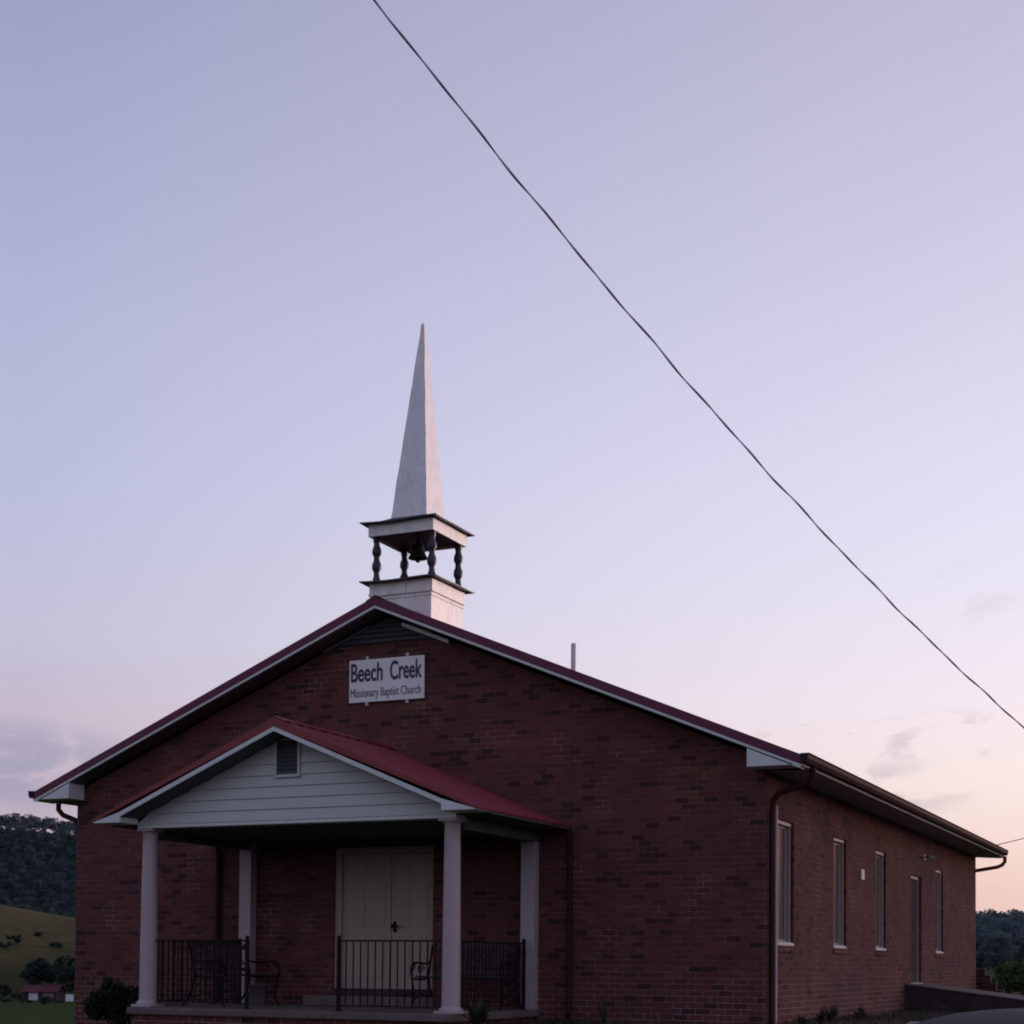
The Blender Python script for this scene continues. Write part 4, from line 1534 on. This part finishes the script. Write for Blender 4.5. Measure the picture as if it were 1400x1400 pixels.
for (px, rho, h_, r_, lab) in hill_spots:
    x, y = polar(px, rho)
    shrub('hill_bush', x, y, h_, r_, 'leaf_dark', lab, 'thickets on the hay hill', leaves=1600, leaf=.34, lobes=18)
# hedge line along the far edge of the lawn
for i, (px, rho, h_, r_) in enumerate([(-6, 470, 1.6, 3.0), (12, 462, 1.1, 2.4), (36, 455, 1.0, 2.6), (80, 452, .9, 2.6)]):
    x, y = polar(px, rho)
    shrub('lawn_edge_bush', x, y, h_, r_, 'leaf_mid', ['low bush at the lawn edge by the left frame', 'low bush at the lawn edge near the left frame', 'flat bush at the lawn edge left of the far house', 'flat bush at the lawn edge under the far house'][i], 'bushes along the lawn edge', leaves=900, leaf=.28, lobes=12)

# ------------------------------------------------------------------ far house
hx, hy = polar(62, 480)
hz_ = tz(hx, hy)
ha = YAW - math.atan((62 - 700) / FPX)
hs = empty('far_house', (hx, hy, hz_), 'small distant dark house with red roof below the hay hill', 'house', rz=ha - R(24))


def loc(b_):
    b_.local = True
    return b_


loc(MB().box(-5.0, 5.0, -3.0, 3.0, -1.0, 2.7)).build('wall', 'house_wall', hs)
gbl = MB()
for xa in (-5.0, 4.9):
    gbl.prism([(-3.0, 2.701), (3.0, 2.701), (0, 4.1)], 'x', xa, xa + .1)
loc(gbl).build('gable', 'house_wall', hs)
rfh = loc(MB())
rfh.prism([(-3.9, 2.45), (0, 4.32), (3.9, 2.45), (3.9, 2.33), (0, 4.18), (-3.9, 2.33)], 'x', -5.5, 5.5)
rfo = rfh.build('roof', 'house_roof', hs)
loc(MB().box(.3, 1.1, -1.4, -.7, 3.3, 5.0)).build('chimney', 'brick', rfo)
loc(MB().box(-3.3, -.5, -3.06, -3.001, .0, 2.2)).build('garage_door', 'white_trim', hs)
for xa in (1.2, 2.3, 3.4):
    wn_ = loc(MB().box(xa, xa + .8, -3.05, -3.001, 1.0, 2.0)).build('window', 'white_trim', hs)
    loc(MB().box(xa + .1, xa + .7, -3.07, -3.051, 1.1, 1.9)).build('pane', 'window_glass', wn_)
sx_, sy_ = polar(97, 470)
sh = empty('garden_shed', (sx_, sy_, tz(sx_, sy_)), 'tiny white shed beside the far red-roofed house', 'shed', rz=ha)
loc(MB().box(-1.1, 1.1, -1.0, 1.0, -.3, 2.0)).build('wall', 'white_trim', sh)
loc(MB().prism([(-1.3, 1.98), (0, 2.7), (1.3, 1.98), (1.3, 1.9), (0, 2.6), (-1.3, 1.9)], 'y', -1.2, 1.2)).build('roof', 'maroon_metal', sh)

# ------------------------------------------------------------------ parked car (its roof shows at the lower right)
fh = Vector((-math.sin(YAW), math.cos(YAW), 0))
rh = Vector((math.cos(YAW), math.sin(YAW), 0))
cpos = CAM + fh * 5.62 + rh * 2.17
cz0 = tz(cpos.x, cpos.y)
CAR_SCALE = 1.041
car = empty('parked_car', (cpos.x, cpos.y, cz0), 'dark grey sedan whose rounded roof shows at the lower right', 'car', rz=YAW + math.pi)
car.scale = (CAR_SCALE,) * 3
# local: +x is the car's front, y across, z up. Roof centre at x=0


def loft(stations, name, mat, parent, sub=2):
    """stations: list of rings, each a list of (x,y,z), closed loops"""
    me = bpy.data.meshes.new(name)
    n = len(stations[0])
    vs = [p for s_ in stations for p in s_]
    fs = []
    for i in range(len(stations) - 1):
        for k in range(n):
            a, b2 = i * n + k, i * n + (k + 1) % n
            fs.append((a, b2, b2 + n, a + n))
    fs.append(tuple(range(n - 1, -1, -1)))
    fs.append(tuple(range((len(stations) - 1) * n, len(stations) * n)))
    me.from_pydata(vs, [], fs)
    bm = bmesh.new()
    bm.from_mesh(me)
    bmesh.ops.recalc_face_normals(bm, faces=bm.faces)
    bm.to_mesh(me)
    bm.free()
    me.polygons.foreach_set('use_smooth', [True] * len(me.polygons))
    me.materials.append(MATS[mat])
    o = bpy.data.objects.new(name, me)
    COL.objects.link(o)
    o.parent = parent
    md = o.modifiers.new('sub', 'SUBSURF')
    md.levels = sub
    md.render_levels = sub
    return o


def bring(x, w, zb, zbelt, ztop):
    return [(x, -w * .86, zb), (x, -w * .98, zb + .10), (x, -w, (zb + zbelt) / 2), (x, -w * .97, zbelt - .03), (x, -w * .86, zbelt + .4 * (ztop - zbelt)), (x, -w * .55, ztop - .005), (x, 0, ztop),
            (x, w * .55, ztop - .005), (x, w * .86, zbelt + .4 * (ztop - zbelt)), (x, w * .97, zbelt - .03), (x, w, (zb + zbelt) / 2), (x, w * .98, zb + .10), (x, w * .86, zb), (x, 0, zb)]


body = [bring(2.55, .62, .30, .60, .64), bring(2.50, .74, .24, .66, .72), bring(2.2, .86, .20, .74, .83), bring(1.6, .89, .20, .84, .93), bring(1.05, .90, .20, .90, .985),
        bring(.2, .91, .20, .92, .95), bring(-.9, .91, .20, .94, .97), bring(-1.45, .90, .22, .96, 1.03), bring(-1.95, .87, .24, .95, 1.03), bring(-2.15, .80, .28, .90, .98), bring(-2.2, .66, .34, .82, .88)]
loft(body, 'body', 'car_paint', car)
HC = 1.415


def cring(x, wb, wt, zb, zt):
    return [(x, -wb, zb), (x, -(wb * .62 + wt * .38), zb + .42 * (zt - zb)), (x, -(wt + .03), zb + .80 * (zt - zb)), (x, -wt * .88, zt - .018), (x, -wt * .45, zt - .004), (x, 0, zt), (x, wt * .45, zt - .004), (x, wt * .88, zt - .018), (x, wt + .03, zb + .80 * (zt - zb)), (x, wb * .62 + wt * .38, zb + .42 * (zt - zb)), (x, wb, zb)]


cab = [cring(1.28, .74, .64, .90, .96), cring(1.10, .78, .66, .90, 1.06), cring(.88, .80, .62, .90, 1.205), cring(.66, .81, .59, .90, 1.335), cring(.46, .81, .58, .90, 1.393), cring(.20, .82, .58, .90, HC - .008), cring(-.25, .82, .585, .90, HC), cring(-.70, .82, .58, .90, HC - .014), cring(-1.05, .81, .57, .90, 1.355), cring(-1.35, .79, .58, .90, 1.22), cring(-1.60, .75, .60, .92, 1.06)]
cabin = loft(cab, 'cabin', 'car_paint', car)


def strip_panel(rows, name, mat, parent, off):
    """curved glass panel through rows of points, pushed out along its normal"""
    me = bpy.data.meshes.new(name)
    n = len(rows[0])
    vs = [p for r_ in rows for p in r_]
    fs = [(i * n + k, i * n + k + 1, (i + 1) * n + k + 1, (i + 1) * n + k) for i in range(len(rows) - 1) for k in range(n - 1)]
    me.from_pydata(vs, [], fs)
    me.polygons.foreach_set('use_smooth', [True] * len(me.polygons))
    me.materials.append(MATS[mat])
    o = bpy.data.objects.new(name, me)
    COL.objects.link(o)
    o.parent = parent
    md = o.modifiers.new('solid', 'SOLIDIFY')
    md.thickness = off
    md.offset = 0
    return o


# windscreen, rear window, side windows
strip_panel([[(1.19, y, .995 - .04 * y * y + .02) for y in np.linspace(-.62, .62, 7)], [(.90, y, 1.205 - .05 * y * y) for y in np.linspace(-.57, .57, 7)], [(.70, y, 1.325 - .06 * y * y) for y in np.linspace(-.53, .53, 7)]], 'windscreen', 'car_glass', car, .03)
strip_panel([[(-1.56, y, 1.10 - .05 * y * y) for y in np.linspace(-.55, .55, 7)], [(-1.36, y, 1.232 - .05 * y * y) for y in np.linspace(-.53, .53, 7)], [(-1.14, y, 1.328 - .06 * y * y) for y in np.linspace(-.50, .50, 7)]], 'rear_window', 'car_glass', car, .03)
for sy in (-1, 1):
    for (xa, xb, xc, xd) in ((.92, .06, .56, .06), (-.02, -1.10, -.02, -.90)):
        rows = []
        for f_ in (0, .5, 1):
            z = .98 + .34 * f_
            yv = (.815 - .175 * f_) * sy
            x0_, x1_ = xa + (xc - xa) * f_, xb + (xd - xb) * f_
            rows.append([(x0_ + (x1_ - x0_) * k / 4, yv, z) for k in range(5)])
        strip_panel(rows, 'side_window', 'car_glass', car, .05)
    mir = loc(MB())
    mir.prism([(.78, .97), (.90, .98), (.88, 1.10), (.77, 1.10)], 'y', sy * .88, sy * 1.04)
    mir.build('mirror', 'car_paint', car, .02)
    hl = loc(MB())
    hl.prism([(2.36, .60), (2.52, .57), (2.46, .70), (2.20, .74)], 'y', sy * .50, sy * .80)
    hl.build('headlight', 'clear_lens', car, .02)
    tl = loc(MB())
    tl.prism([(-2.19, .70), (-2.20, .84), (-2.12, .92), (-1.98, .92), (-2.0, .72)], 'y', sy * .50, sy * .84)
    tl.build('taillight', 'red_lens', car, .02)
    for xw in (1.62, -1.30):
        wh = loc(MB())
        pts_ = [(.22, -.10), (.315, -.105), (.33, -.06), (.33, .06), (.315, .105), (.22, .10)]
        vs, fs = [], []
        seg = 32
        for (r_, yo) in pts_:
            for k in range(seg):
                a = 2 * math.pi * k / seg
                vs.append((xw + r_ * math.cos(a), sy * .82 + yo, .33 + r_ * math.sin(a)))
        npf = len(pts_)
        for i in range(npf):
            for k in range(seg):
                i2, k2 = (i + 1) % npf, (k + 1) % seg
                fs.append((i * seg + k, i * seg + k2, i2 * seg + k2, i2 * seg + k))
        wh.add(vs, fs, True)
        who = wh.build('wheel', 'rubber', car)
        rim = loc(MB())
        rim.tube([(xw, sy * .80, .33), (xw, sy * .90, .33)], .06, 14)
        for k in range(5):
            a = k * 2 * math.pi / 5
            rim.rbar([(xw + .05 * math.cos(a), sy * .895, .33 + .05 * math.sin(a)), (xw + .225 * math.cos(a), sy * .885, .33 + .225 * math.sin(a))], .06, .03)
        rim.tube([(xw, sy * .76, .33), (xw, sy * .80, .33)], .222, 28)
        rim.build('rim', 'alloy', who, origin=(0, 0, 0))
